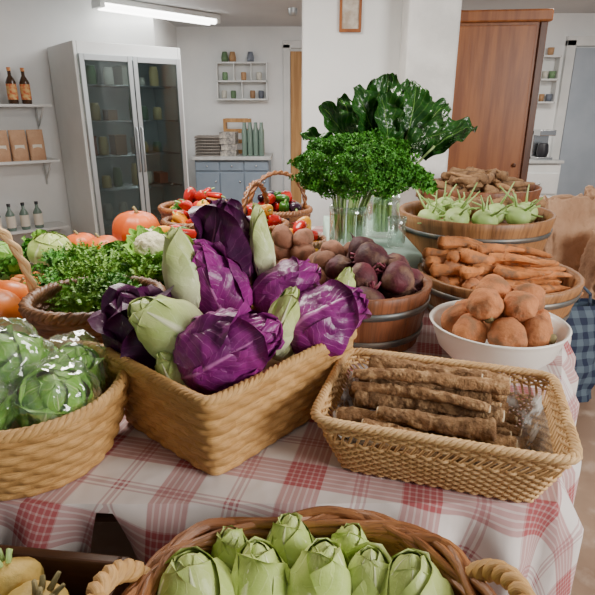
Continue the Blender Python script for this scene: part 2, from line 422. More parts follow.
m_bro=wickmat('brown_willow',(.24,.09,.032),(.34,.14,.05),(.11,.04,.018),rough=.4)
m_drk=wickmat('dark_willow',(.15,.06,.025),(.24,.11,.045),(.07,.028,.015),rough=.45)
m_st1=stavemat('red_brown_staves',(.26,.09,.035),(.17,.06,.022),(.09,.035,.018))
m_st2=stavemat('oak_staves',(.36,.165,.06),(.25,.11,.04),(.13,.055,.022))
m_hoop=M('dark_steel_hoop',(.12,.13,.13),(.20,.17,.14),scale=20,rough=.45,metal=.6)
m_purp=leafmat('purple_cabbage_leaf',(.26,.016,.19),(.13,.009,.105),(.46,.13,.36),N=12,rough=.34,vs=.28,mid=.055,warp=3.0,vw=.10)
m_purp2=leafmat('dark_purple_cabbage_leaf',(.10,.009,.075),(.05,.007,.045),(.28,.07,.20),N=11,rough=.34,vs=.20,warp=2.8,vw=.09)
m_gcab=leafmat('pale_green_cabbage_leaf',(.52,.62,.20),(.40,.54,.12),(.74,.79,.45),N=9,rough=.40,vs=.20,mid=.07,warp=2.6,tipc=(.70,.76,.42),vw=.09)
m_chic=leafmat('cream_green_leaf',(.54,.62,.23),(.38,.52,.13),(.76,.79,.50),N=8,rough=.40,vs=.18,mid=.08,warp=2.4,tipc=(.74,.76,.50),vw=.09)
m_let=leafmat('lettuce_green',(.10,.30,.03),(.055,.19,.02),(.28,.45,.10),N=8,rough=.5,vs=.3)
m_let2=leafmat('bright_lettuce_green',(.22,.45,.05),(.12,.31,.03),(.42,.58,.18),N=8,rough=.5,vs=.3)
m_wrap=leafmat('wrapped_lettuce_green',(.22,.46,.06),(.12,.30,.035),(.46,.62,.22),N=7,rough=.45,vs=.35,warp=1.8)
m_pars=M('parsley_green',(.07,.29,.016),(.028,.15,.009),scale=22,rough=.55,c3=(.14,.42,.03),s3=2)
m_herb=M('herb_green',(.16,.36,.03),(.07,.21,.015),scale=16,rough=.55,c3=(.30,.50,.08),s3=2)
m_chard=leafmat('chard_dark_green',(.018,.085,.010),(.009,.048,.008),(.12,.26,.045),N=7,rough=.2,vs=.3,bump=.9,mid=.045)
m_stem=M('pale_green_stem',(.40,.55,.20),(.28,.44,.12),scale=10,rough=.5)
m_stemw=M('cork_stem',(.30,.24,.11),(.18,.16,.07),scale=20,rough=.8)
m_pump=M('pumpkin_skin',(.74,.15,.018),(.55,.09,.012),scale=8,rough=.4,rand=.1,bump=.1)
m_squash=M('smooth_squash_skin',(.78,.20,.02),(.66,.14,.015),scale=6,rough=.35,bump=.1)
m_carrot=M('carrot_skin',(.66,.22,.05),(.48,.15,.035),scale=14,rough=.6,c3=(.22,.10,.05),rand=.15,bump=.4)
m_mudcar=M('muddy_carrot_skin',(.58,.21,.06),(.42,.15,.045),scale=14,rough=.7,c3=(.22,.11,.055),rand=.2,bump=.6,l3=.50,h3=.66)
m_sweet=M('sweet_potato_skin',(.48,.19,.075),(.34,.13,.055),scale=14,rough=.7,c3=(.20,.10,.05),rand=.2,bump=.5,l3=.50,h3=.66)
m_sals=M('earthy_root_skin',(.29,.155,.068),(.155,.078,.034),scale=30,rough=.97,c3=(.46,.28,.135),rand=.3,bump=1.0,bs=85,bd=.01,s3=1.5,l3=.50,h3=.64)
m_cut=M('cut_root_end',(.62,.50,.33),(.50,.38,.23),scale=40,rough=.8)
m_pars2=M('parsnip_skin',(.40,.23,.11),(.23,.125,.06),scale=14,rough=.8,c3=(.14,.07,.04),rand=.25,bump=.6)
m_beet=M('beetroot_skin',(.10,.016,.026),(.045,.010,.015),scale=14,rough=.65,c3=(.19,.10,.065),rand=.3,bump=.6,s3=1.4,l3=.5,h3=.66)
m_beets=M('beet_stem',(.26,.03,.08),(.14,.04,.04),scale=12,rough=.5)
m_pot=M('rough_tuber_skin',(.52,.20,.075),(.40,.145,.058),scale=20,rough=.85,c3=(.26,.125,.06),rand=.17,bump=.8,bs=55,bd=.008,s3=1.5,l3=.50,h3=.66)
m_potb=M('brown_potato_skin',(.36,.165,.10),(.25,.115,.07),scale=14,rough=.8,c3=(.15,.075,.045),rand=.2,bump=.4)
m_turn=M('turnip_skin',(.56,.38,.10),(.42,.29,.07),scale=9,rough=.6,c3=(.24,.19,.055),rand=.12,bump=.5,bs=50,s3=1.8,l3=.54,h3=.70)
m_kohl=M('kohlrabi_skin',(.48,.62,.24),(.36,.52,.16),scale=8,rough=.5,rand=.08)
m_caul=M('cauliflower_curd',(.80,.74,.50),(.68,.62,.38),scale=30,rough=.8,bump=.7,bs=90)
m_red=M('red_pepper_skin',(.58,.022,.012),(.42,.012,.01),scale=6,rough=.22,rand=.15)
m_yel=M('yellow_pepper_skin',(.85,.40,.025),(.8,.30,.015),scale=6,rough=.25,rand=.1)
m_grn=M('green_pepper_skin',(.06,.20,.02),(.03,.11,.012),scale=6,rough=.25,rand=.2)
m_aub=M('dark_aubergine_skin',(.035,.01,.03),(.02,.008,.02),scale=6,rough=.2,rand=.3)
m_bowl=M('cream_enamel_bowl',(.80,.78,.72),rough=.35,coat=.1)
m_liner=glassmat('frosted_plastic_liner',(.9,.9,.88),.08,.25,.3,haze=.30)
m_dwood=woodmat('dark_box_wood',(.12,.05,.025),(.07,.03,.015),0)
m_print=M('dark_navy_print',(.012,.016,.04),(.85,.86,.88),scale=55,lo=.55,hi=.56,rough=.35,st=(1,1,2.2))
m_chrome=M('brushed_metal',(.6,.62,.63),rough=.25,metal=1)
def emis(name,c,s):
    t=NT(name); t.b.inputs['Emission Color'].default_value=(*c,1); t.b.inputs['Emission Strength'].default_value=s; t.base((.9,.9,.9)); return t.m
m_tube=emis('lamp_tube_glow',(1,.98,.93),9)
# ------------------------------------------------------------ camera
cam=bpy.data.cameras.new('camera'); co=bpy.data.objects.new('camera',cam); C.objects.link(co)
cam.sensor_width=36; cam.lens=540/595*36; cam.clip_start=.02
co.location=(0,0,1.45); co.rotation_euler=(radians(90-19.15),0,0); S.camera=co
# ------------------------------------------------------------ room
ST=dict(kind='structure')
bx('floor',(0.5,3.3,-.05),(12,11,.1),m_floor,0,**ST)
bx('ceiling',(0.5,3.6,2.50),(12,9,.1),m_ceil,0,**ST)
AN=math.atan2(.62,.775); d1=Vector((cos(AN),sin(AN),0)); d2=Vector((-sin(AN),cos(AN),0))
FO=Vector((-1.875,4.94,0))
def fl(x,y,z): return FO+d1*x+d2*y+Vector((0,0,z))
bx('wall_left',fl(-2.15,.84,1.225),(6.5,.14,2.45),m_wall,0,**ST).rotation_euler=(0,0,AN)
E=fl(1.08,.82,0)
bx('wall_side',(E.x-.06,(E.y+7.6)/2+.05,1.225),(.12,7.6-E.y,2.45),m_wall,0,**ST)
bx('wall_back',(.1,7.67,1.225),(3.4,.14,2.45),m_wall,0,**ST)
bx('wall_right',(3.6,6.67,1.225),(4.8,.14,2.45),m_wall,0,**ST)
bx('wall_inner',(1.25,7.1,1.225),(.12,1.0,2.45),m_wall,0,**ST)
bx('wall_partition',(.33,3.80,1.225),(.60,.40,2.45),m_wall,.01,**ST)
bx('wall_pillar',(.775,3.65,1.225),(.30,.5,2.45),m_pil,.015,**ST)
bx('baseboard_back',(-.6,7.59,.06),(1.3,.02,.12),m_whitep,.003,**ST)
o=bx('door_1',(.22,7.58,1.08),(.62,.03,2.16),m_oak,.004,**ST)
bx('trim_1',(-.14,7.575,1.12),(.09,.05,2.24),m_whitep,.004,**ST)
bx('trim_2',(.2,7.575,2.24),(.77,.05,.09),m_whitep,.004,**ST)
g=G().box((0,0,0),(.86,.04,2.1))
mk('door_2',g,m_doorg,(3.52,6.575,1.05),smooth=False,bevel=.004,**ST)
for i,(x,z,w,h) in enumerate(((3.03,1.08,.1,2.2),(4.0,1.08,.1,2.2),(3.52,2.17,1.08,.1))):
    bx('trim_%d'%(3+i),(x,6.575,z),(w,.06,h),m_whitep,.004,**ST)
# ------------------------------------------------------------ fluorescent lamp
p=Vector((-1.40,6.19,2.40)); la=math.atan2(1.02,.95)
L0=empty('ceiling_lamp',p,la,label='long white fluorescent ceiling lamp, switched on',cat='lamp')
bx('lamp_housing',(0,0,.02),(1.42,.19,.05),m_white,.006,parent=L0)
for y in (-.05,.05): mk('lamp_tube',G().tube([(-.66,y,-.03),(.66,y,-.03)],.026,12),m_tube,parent=L0)
for x in (-.69,.69): bx('lamp_end_cap',(x,0,-.02),(.05,.17,.05),m_white,.004,parent=L0)
for i,(x,y) in enumerate(((-.05,6.3),(.35,6.9),(2.45,5.4))):
    g=G().lathe([(.0,-.03),(.035,-.03),(.045,0),(.05,.04)],20)
    mk('ceiling_spotlight',g,m_grey,(x,y,2.41),label='small grey round ceiling spotlight',cat='spotlight')
# ------------------------------------------------------------ fridge
F=empty('display_fridge',FO,AN,label='tall white two-door glass-front display refrigerator',cat='refrigerator')
W,D,H=.99,.74,2.0
g=G()
g.box((.015,D/2,H/2),(.03,D,H)); g.box((W-.015,D/2,H/2),(.03,D,H)); g.box((W/2,D-.015,H/2),(W-.06,.03,H)); g.box((W/2,D/2,H-.05),(W-.06,D,.1)); g.box((W/2,D/2,.1),(W-.06,D,.2))
mk('fridge_body',g,m_white,parent=F,smooth=False,bevel=.006)
g=G().box((W/2,.565,1.05),(W-.07,.01,1.7)); mk('fridge_lining',g,m_fin,parent=F,smooth=False)
for k in range(5):
    g=G()
    z=.42+k*.31
    for j in range(9): g.tube([(.035,.08+j*.055,z),(W-.035,.08+j*.055,z)],.004,5)
    for x in (.05,.5,.94): g.tube([(x,.06,z-.006),(x,.55,z-.006)],.005,5)
    mk('fridge_shelf',g,m_chrome,parent=F)
for k,x0 in enumerate((.03,.5)):
    dw=.46
    g=G(); hh=1.70; x1=x0+dw
    g.box((x0+.02,-.02,.2+hh/2),(.04,.035,hh)); g.box((x1-.02,-.02,.2+hh/2),(.04,.035,hh)); g.box((x0+dw/2,-.02,.225),(dw-.08,.035,.05)); g.box((x0+dw/2,-.02,.2+hh-.025),(dw-.08,.035,.05))
    dd=mk('fridge_door',g,m_grey,parent=F,smooth=False,bevel=.003)
    g=G().box((x0+dw/2,-.02,.2+hh/2),(dw-.08,.008,hh-.1)); mk('door_glass',g,m_glassd,parent=dd,smooth=False)
    hx=x1-.02 if k==0 else x0+.02
    g=G().tube([(hx,-.04,.9),(hx,-.06,.92),(hx,-.06,1.28),(hx,-.04,1.3)],.009,8); mk('door_handle',g,m_grey,parent=dd)
mk('fridge_fill_strip',G().box((W/2,.05,1.885),(W-.2,.03,.02)),emis('fridge_fill_glow',(.9,1,.98),6),parent=F,smooth=False)  # unseen glowing strip, added to brighten the fridge interior
cols=[M('tub_%d'%i,c,rough=.5,rand=.3) for i,c in enumerate([(.55,.53,.46),(.14,.24,.12),(.38,.22,.11),(.14,.16,.2),(.35,.11,.07),(.50,.40,.18)])]
prot=[]
for i in range(3):
    g=G().lathe([(0,0),(.04,0),(.045,.01),(.045,.13),(.036,.15),(.036,.17),(0,.17)],14)
    prot.append(mk('food_jar',g,cols[(0,1,5)[i]],label='lidded food jar on a refrigerator shelf',cat='jar',group='jars and tubs in the refrigerator'))
for i in range(3):
    g=G().box((0,0,.07),(.15,.18,.14)); g.box((0,0,.145),(.16,.19,.015))
    prot.append(mk('food_tub',g,cols[(2,0,4)[i]],smooth=False,bevel=.005,label='rectangular lidded food tub on a refrigerator shelf',cat='food tub',group='jars and tubs in the refrigerator'))
pool=Pool(prot)
for k in range(5):
    for x in (.12,.25,.38,.57,.70,.85):
        kk=R.randrange(6)
        if R.random()<.85:
            kk=kk if kk<3 else (kk if x in (.12,.38,.57,.85) else kk-3)
            o=pool.get(kk); q=fl(x+R.uniform(-.01,.01),.20+R.uniform(0,.18),.427+k*.31); o.location=q; o.rotation_euler=(0,0,AN+R.uniform(-.1,.1)); s_=R.uniform(.55,1.0); o.scale=(s_ if kk>2 else 1,1,R.uniform(.45,1.3))
# ------------------------------------------------------------ left wall shelf
SY=.10
SH=empty('wall_shelf',fl(-.05,.34+SY,0),AN,label='white wall-mounted shelving with three boards',cat='shelf')
for z in (.38,1.01,1.50):
    g=G().box((-.75,.17,z-.012),(1.4,.3,.024)); mk('shelf_board',g,m_whitep,parent=SH,smooth=False,bevel=.003)
    for x in (-.12,-1.1):
        g=G().tube([(x,.31,z-.2),(x,.06,z-.03)],.009,6).tube([(x,.305,z-.25),(x,.305,z-.03)],.009,6); mk('shelf_bracket',g,m_whitep,parent=SH)
def bottle(h,r,mat,capm,lm,label,group):
    g=G().lathe([(0,0),(r*.9,0),(r,.01),(r,h*.6),(r*.75,h*.68),(r*.36,h*.78),(r*.34,h*.93),(0,h*.93)],18)
    o=mk('bottle',g,mat,label=label,cat='bottle',group=group)
    c=mk('bottle_cap',G().lathe([(r*.4,h*.9),(r*.42,h),(0,h)],14),capm,parent=o)
    l=mk('bottle_label',G().lathe([(r*1.02,h*.12),(r*1.02,h*.55)],18),lm,parent=o)
    return reg(o,c,l)
m_lab=M('cream_paper_label',(.75,.7,.6),rough=.7); m_labr=M('red_orange_label',(.6,.10,.03),(.7,.5,.2),scale=30,rough=.6)
m_bot=M('dark_bottle_glass',(.06,.03,.015),rough=.1,coat=.5); m_botg=M('green_clear_bottle_glass',(.15,.22,.18),rough=.1,coat=.5)
b1=bottle(.30,.042,m_bot,m_labr,m_labr,'dark bottle with a red-orange label on white shelf','bottles on the upper shelf')
pool=Pool([b1])
for x in (-.30,-.41): o=pool.get(0); o.location=fl(x,.40+SY,1.50); o.rotation_euler=(0,0,AN)
b2=bottle(.25,.04,m_botg,m_dark,m_lab,'greenish glass bottle on white shelf','bottles on the lower shelf')
pool=Pool([b2])
for x in (-.35,-.47,-.59,-.71): o=pool.get(0); o.location=fl(x,.44+SY,.38)
g=G()
def bagfn(u,v):
    a=2*pi*u; t=v; w=.07; dd=.035*(1-t**3)+.006
    c,s_=cos(a),sin(a); return (w*math.copysign(abs(c)**.5,c),dd*math.copysign(abs(s_)**.5,s_),.27*t)
g.grid(bagfn,24,10)
pk=mk('paper_pouch',g,m_kraft,label='small brown kraft paper pouch on white shelf',cat='paper bag',group='paper pouches on the middle shelf')
pl=mk('pouch_label',G().box((0,-.036,.1),(.08,.004,.08)),m_lab,parent=pk,smooth=False); reg(pk,pl); pool=Pool([pk])
for x in (-.27,-.42,-.57,-.72): o=pool.get(0); o.location=fl(x,.44+SY,1.01); o.rotation_euler=(0,0,AN)
# ------------------------------------------------------------ far counter
K=empty('base_cabinet',(-.82,7.22,0),label='blue-grey base cabinet with panelled doors',cat='cabinet')
bx('cabinet_body',(0,0,.43),(.92,.62,.86),m_blue,.004,parent=K)
for x in (-.305,0,.305):
    d=bx('cabinet_door',(x,-.32,.40),(.29,.02,.62),m_blue,.004,parent=K)
    mk('door_knob',blob(.014,sub=2),m_chrome,(.10,-.02,.2),parent=d)
    d=bx('cabinet_drawer',(x,-.32,.79),(.29,.02,.11),m_blue,.004,parent=K)
    mk('drawer_knob',blob(.012,sub=2),m_chrome,(0,-.02,0),parent=d)
bx('worktop',(-.82,7.2,.885),(.98,.70,.04),m_top,.004,label='grey laminate worktop on the blue-grey cabinet',cat='worktop')
m_pulp=M('grey_pulp',(.30,.27,.24),rough=.9)
g=G(); g.grid(lambda u,v:((u-.5)*.30,(v-.5)*.28,.02+.012*sin(u*14*pi)*sin(v*10*pi)),42,30); g.box((0,0,.006),(.30,.28,.012))
pool=Pool([mk('egg_tray',g,m_pulp,label='grey pulp egg tray in a stack on worktop',cat='egg tray',group='stacked egg trays on the worktop')])
for i in range(7):
    o=pool.get(0); o.location=(-1.12,7.05,.905+i*.036)
m_pack=M('printed_carton',(.55,.50,.42),(.12,.12,.13),scale=20,rough=.6)
pool=Pool([mk('carton',G().box((0,0,.035),(.2,.22,.07)),m_pack,smooth=False,bevel=.004,label='small printed food carton stacked on worktop',cat='carton',group='cartons stacked on the worktop')])
for i in range(4): o=pool.get(0); o.location=(-.86,7.05,.905+i*.072); o.rotation_euler=(0,0,R.uniform(-.1,.1))
WC=empty('wooden_crate',(-.78,7.38,.905),label='light wooden crate standing upright on worktop',cat='crate')
for x in (-.16,.16): bx('crate_post',(x,0,.22),(.03,.2,.44),m_oak,.003,parent=WC)
for z in (.03,.16,.29,.42): bx('crate_slat',(0,-.09,z),(.29,.015,.05),m_oak,.003,parent=WC)
jp=mk('glass_bottle',G().lathe([(0,0),(.03,0),(.032,.01),(.032,.30),(.02,.34),(.018,.40),(0,.40)],12),m_botg,label='tall clear glass bottle standing on worktop',cat='bottle',group='glass bottles on the worktop'); pool=Pool([jp])
for i in range(8):
    o=pool.get(0); o.location=(-.66+.07*(i%4),6.98+.1*(i//4),.905)
WS=empty('wall_cubby_shelf',(-.715,7.53,1.80),label='white wooden wall shelf with small compartments',cat='shelf')
g=G(); 
for z in (-.22,.0,.22): g.box((0,0,z),(.66,.14,.02))
for x in (-.32,.32): g.box((x,0,0),(.02,.14,.44))
for x,z in ((-.1,.11),(.12,.11),(.0,-.11)): g.box((x,0,z),(.015,.14,.2))
g.box((0,.065,0),(.64,.008,.44))
mk('shelf_body',g,m_whitep,parent=WS,smooth=False,bevel=.002)
for i,(x,z) in enumerate(((-.24,-.21),(-.12,-.21),(.13,-.21),(.24,-.21),(.22,.01),(-.22,.01),(.02,.01))):
    g=G().lathe([(0,0),(.03,0),(.034,.02),(.034,.09),(.028,.1),(0,.1)],12)
    mk('storage_jar',g,cols[i%4],(-.715+x,7.52,1.80+z),label='small storage jar in the white wall shelf',cat='jar',group='jars in the wall shelf')
for i,x in enumerate((-.93,-.83,-.6)):
    mk('storage_jar',G().lathe([(0,0),(.04,0),(.045,.05),(.03,.12),(0,.12)],12),cols[(i+1)%4],(x,7.52,2.03),label='small pot on top of the white wall shelf',cat='jar',group='pots on top of the wall shelf')
PF=empty('picture_frame',(.315,3.585,2.01),label='small brown wooden picture frame hung on white wall',cat='picture frame')
g=G(); 
for c,d in (((0,0,.11),(.13,.02,.018)),((0,0,-.11),(.13,.02,.018)),((-.058,0,0),(.016,.02,.21)),((.058,0,0),(.016,.02,.21))): g.box(c,d)
mk('frame_moulding',g,m_ward,parent=PF,smooth=False,bevel=.002)
mk('picture_panel',G().box((0,.003,0),(.105,.006,.205)),M('faded_print',(.6,.55,.48),(.4,.32,.25),scale=18,rough=.6),parent=PF,smooth=False)
# ------------------------------------------------------------ wardrobe
WD=empty('wardrobe',(1.39,4.55,0),-.12,label='tall reddish-brown wooden wardrobe with dark cornice',cat='wardrobe')
bx('wardrobe_body',(0,0,1.04),(.80,.5,2.04),m_ward,.006,parent=WD)
bx('cornice',(0,-.01,2.08),(.88,.56,.08),m_ward,.012,parent=WD)
bx('plinth',(0,0,.05),(.84,.54,.1),m_wardd,.006,parent=WD)
g=G().box((-.02,-.262,1.07),(.72,.02,1.9)); d=mk('wardrobe_door',g,m_ward,parent=WD,smooth=False,bevel=.004)
mk('door_knob',blob(.016,sub=2),m_wardd,(.30,-.285,1.05),parent=d)
bx('corner_strip',(.39,-.255,1.04),(.05,.03,2.0),m_wardd,.004,parent=WD)
K=empty('white_cabinet',(2.60,6.2,0),label='white low cabinet with drawers beneath coffee maker',cat='cabinet')
bx('cabinet_body',(0,0,.45),(.44,.56,.9),m_whitep,.004,parent=K); bx('cabinet_top',(0,0,.925),(.48,.6,.03),m_top,.004,parent=K)
for z in (.2,.45,.7):
    d=bx('cabinet_drawer',(0,-.29,z),(.40,.02,.22),m_whitep,.004,parent=K); mk('drawer_knob',blob(.014,sub=2),m_chrome,(0,-.02,0),parent=d)
CM=empty('coffee_maker',(2.66,6.1,.94),label='white and steel filter coffee maker with glass jug',cat='coffee maker')
g=G().box((0,.08,.15),(.17,.08,.30)).box((0,0,.015),(.17,.24,.03)).box((0,0,.28),(.17,.24,.06)); mk('machine_body',g,m_chrome,parent=CM,smooth=False,bevel=.006)
mk('glass_jug',G().lathe([(0,.032),(.05,.032),(.062,.08),(.055,.15),(.045,.17)],16),m_dark,(0,-.04,0),parent=CM)
WS=empty('small_wall_shelf',(2.80,6.53,1.77),label='small white wall shelf with cups',cat='shelf')
g=G()
for z in (-.24,0,.24): g.box((0,0,z),(.2,.12,.02))
for x in (-.1,.1): g.box((x,0,0),(.02,.12,.5))
mk('shelf_body',g,m_whitep,parent=WS,smooth=False,bevel=.002)
for i,(x,z) in enumerate(((-.04,-.23),(.05,-.23),(-.03,.01),(.05,.01),(0,.25))):
    mk('cup',G().lathe([(0,0),(.03,0),(.036,.08),(.032,.08),(.026,.01)],12),cols[(i+2)%4],(2.80+x,6.53,1.77+z),label='small cup on the wall shelf',cat='cup',group='cups on the small wall shelf')
# ------------------------------------------------------------ paper sacks
def sack(w,d,h,seed):
    def fn(u,v):
        a=2*pi*u; c,s_=cos(a),sin(a); fold=max(0,(v-.75)/.25)
        x=w*math.copysign(abs(c)**.45,c)*(1+.04*sin(v*3)); y=d*math.copysign(abs(s_)**.45,s_)*(1-.45*fold)
        k=.03*nz((c*2,s_*2,v*5),1.5,seed)-.045*abs(nz((c*3,s_*3,v*8),1.5,seed+2))-.03*abs(nz((c*6,s_*6,v*14),1.5,seed+5))
        return (x*(1+k*2.5),y*(1+k*3.5),h*v+.04*nz((c*3,s_*3,0),1,seed)*v)
    return G().grid(fn,72,44)
for i,(x,y,w,d,h,r) in enumerate(((1.80,3.60,.20,.14,.90,.2),(2.20,3.80,.18,.13,.93,-.2),(1.98,3.22,.20,.12,.74,.1))):
    o=mk('paper_sack',sack(w,d,h,i*3+1),m_kraft,(x,y,0.001),r,label='tall open brown kraft paper sack standing on the floor',cat='paper sack',group='kraft paper sacks on the floor')
    m=o.modifiers.new('s','SOLIDIFY'); m.thickness=.004
def bf(u,v):
    a=2*pi*u; c,s_=cos(a),sin(a); k=.02*nz((c*2,s_*2,v*4),1.6,4)
    return ((.17+k)*math.copysign(abs(c)**.6,c)*(1-.15*v),(.12+k)*math.copysign(abs(s_)**.6,s_)*(1-.5*v**3),.52*v)
t=NT('blue_check_cloth'); cc=t.coord('Object'); sx=t.n('ShaderNodeSeparateXYZ'); t.l(cc,sx.inputs[0])
s1=t.math('LESS_THAN',t.math('FRACT',t.math('MULTIPLY',t.math('ADD',sx.outputs[0],sx.outputs[1]),14)),.5); s2=t.math('LESS_THAN',t.math('FRACT',t.math('MULTIPLY',sx.outputs[2],14)),.5)
t.base(t.mix(t.math('MULTIPLY',t.math('ADD',s1,s2),.5),(.10,.14,.18),(.010,.018,.05))); t.b.inputs['Roughness'].default_value=.8
o=mk('checked_bag',G().grid(bf,36,20),t.m,(1.40,2.60,.001),.1,label='blue and grey checked fabric bag beside the table',cat='bag')
for y in (-.05,.05): mk('bag_strap',G().tube([(-.07,y,.5),(-.06,y,.58),(0,y*1.2,.63),(.06,y,.58),(.07,y,.5)],.008,6),t.m,parent=o)
# ------------------------------------------------------------ table and cloths
TZ=.80
poly=[(-1.45,.77),(.455,.775),(.80,1.5),(1.09,2.25),(1.33,3.32),(-.35,3.10),(-.72,3.02),(-.80,2.74),(-1.45,2.56)]
TB=empty('table',(0,2,0),label='long wooden display table under plaid cloth',cat='table')
def slab(P,z0,z1):
    n=len(P); g=G(); g.add([(x,y,z0) for x,y in P]+[(x,y,z1) for x,y in P],[tuple(range(n))[::-1],tuple(range(n,2*n))]+[(i,(i+1)%n,n+(i+1)%n,n+i) for i in range(n)]); return g
g=slab([(x*.985,(y-2)*.985) for x,y in poly],.745,.79); mk('table_top',g,m_table,parent=TB,smooth=False)
for x,y in ((-1.3,-1.1),(.36,-1.1),(-1.3,.4),(1.15,1.2),(-.5,.9),(.4,.2)): mk('table_leg',G().box((x,y,.372),(.06,.06,.744)),m_table,parent=TB,smooth=False,bevel=.004)
edge=[]
n=len(poly)
for i in range(n):
    a,b=Vector(poly[i]),Vector(poly[(i+1)%n]); m=max(2,int((b-a).length/.0125)); pd=(b-a).normalized(); nr=Vector((pd.y,-pd.x))
    for j in range(m): edge.append((a.lerp(b,j/m),nr))
NE=len(edge); sm=[]
for i in range(NE):
    s_=Vector((0,0))
    for k in range(-3,4): s_+=edge[(i+k)%NE][1]
    sm.append(s_.normalized())
ROT=radians(-14)
def cuv(x,y): return (x*cos(-ROT)-y*sin(-ROT)+3,x*sin(-ROT)+y*cos(-ROT)+3)
g=G(); rows=26; DR=.46
V=[];UV=[]; GX=-.335
for j in range(rows+1):
    d=DR*(j/rows)
    for i in range(NE+1):
        p,_=edge[i%NE]; nr=sm[i%NE]; s_=i*.0125
        wv=(.5+.5*sin(s_*32+1.8*sin(s_*7)))*.054*min(1,d/.09)-.006
        off=.004+.005*min(1,d/.02)+wv; z=TZ-.002-max(0,d-.004)
        q=p+nr*off if j else p; qx=q.x
        if p.y<.78 and j>0:
            dd=q.x-GX; gap=(.060 if dd>=0 else .030)*min(1,max(0,d-.003)/.11)**.8
            qx=q.x+(gap if dd>=0 else -gap)*math.exp(-abs(dd)/.07)
        V.append((qx,q.y,z if j else TZ)); uvp=p+nr*d; UV.append(cuv(uvp.x,uvp.y))
w=NE+1; F_=[]
for j in range(rows):
    for i in range(NE):
        p,q=edge[i][0],edge[(i+1)%NE][0]
        if j>=1 and p.y<.78 and (p.x-GX)*(q.x-GX)<=0: continue
        F_.append((j*w+i,(j+1)*w+i,(j+1)*w+i+1,j*w+i+1))
g.add(V,F_,UV)
g.add([(e[0].x,e[0].y,TZ) for e in edge],[tuple(range(NE))],[cuv(e[0].x,e[0].y) for e in edge])
mk('tablecloth',g,m_plaid,label='red and white plaid tablecloth draped over table',cat='tablecloth')
bz=mk('display_box',slab([(.14,1.81),(.42,1.85),(.41,2.54),(.14,2.54)],.802,.968),m_table,smooth=False,label='wooden box riser standing on the table',cat='box')
g=G(); pl=[Vector(q) for q in ((.125,1.79),(.435,1.83),(.425,2.56),(.125,2.56))]; ed=[]
for i in range(4):
    a,b=pl[i],pl[(i+1)%4]; 
    for j in range(20): ed.append(a.lerp(b,j/20))
cen=Vector((.28,2.18)); V=[(p.x,p.y,.974) for p in ed]
V2=[]
for k in range(1,7):
    for i,p in enumerate(ed):
        q=p+(p-cen).normalized()*(.004+.009*(k/6)*(1+sin(i*.9))); V2.append((q.x,q.y,.974-.15*k/6))
g.add(V+V2,[tuple(range(80))]+[(k*80+i,(k+1)*80+i,(k+1)*80+(i+1)%80,k*80+(i+1)%80) for k in range(6) for i in range(80)])
mk('table_runner',g,m_mint,label='pale green cloth draped over the box riser',cat='cloth')
BN=empty('bench',(-.2,.48,0),label='low wooden bench standing before the table',cat='bench')
mk('bench_top',G().box((0,0,.53),(1.3,.46,.03)),m_table,parent=BN,smooth=False,bevel=.004)
for x in (-.6,.6):
    for y in (-.18,.18): mk('bench_leg',G().box((x,y,.2575),(.05,.05,.515)),m_table,parent=BN,smooth=False,bevel=.003)
# ------------------------------------------------------------ tubs
def tub(loc,r,h,mat,label,floor,staves=26,taper=.84,grp='wooden half-barrel tubs on the table'):
    K=6; N=staves*K; th=.02
    def rad(z): return r*(taper+(1-taper)*z/h)
    prof=[(rad(0),0)]+[(rad(h*i/8),h*i/8) for i in range(1,9)]+[(r-th*.2,h+.004),(r-th,h)]+[(rad(z)-th,z) for z in (h*.9,h*.7,floor)]+[(0.0,floor)]
    def fn(rr,z,a,v):
        i=int(round(a/(2*pi)*N))%K
        return (rr-(.0035 if i==0 and rr>.05 else 0),z)
    g=G().lathe(prof,N,fn,us=staves,vs=3)
    g.add([(rad(0)*cos(2*pi*i/60),rad(0)*sin(2*pi*i/60),0.001) for i in range(60)],[tuple(range(60))[::-1]])
    o=mk('wooden_tub',g,mat,loc,label=label,cat='wooden tub',group=grp)
    ks=[]
    for z in (h*.22,h*.72):
        q=.010; pr=[(rad(z-q)+.001,z-q),(rad(z-q)+.005,z-q),(rad(z+q)+.005,z+q),(rad(z+q)+.001,z+q)]
        ks.append(mk('tub_hoop',G().lathe(pr,64),m_hoop,parent=o))
    return reg(o,*ks)
tub((.19,1.53,TZ+.002),.205,.175,m_st1,'reddish-brown wooden tub with steel hoops holding beetroots',.11)
tub((.667,1.73,TZ+.002),.262,.14,m_st2,'wide oak tub with steel hoops holding muddy carrots',.075)
tub((.77,2.34,TZ+.002),.325,.235,m_st2,'wide brown wooden tub with steel hoops holding kohlrabi',.17)
tub((.985,2.99,TZ+.002),.325,.26,m_st1,'wide brown wooden tub holding parsnips',.20)
def discpts(cx,cy,rad,d,seed,tries=400):
    rr=random.Random(seed); P=[]
    for _ in range(tries):
        a=rr.uniform(0,6.28); q=rad*math.sqrt(rr.random()); p=(cx+q*cos(a),cy+q*sin(a))
        if all(math.dist(p,o)>d for o in P): P.append(p)
    return P
def inst(pool,loc,axis,roll,sc=1,k=None):
    return place(pool.get(k),loc,axis,roll,sc)
def rnd(a,b): return R.uniform(a,b)
bp=[]
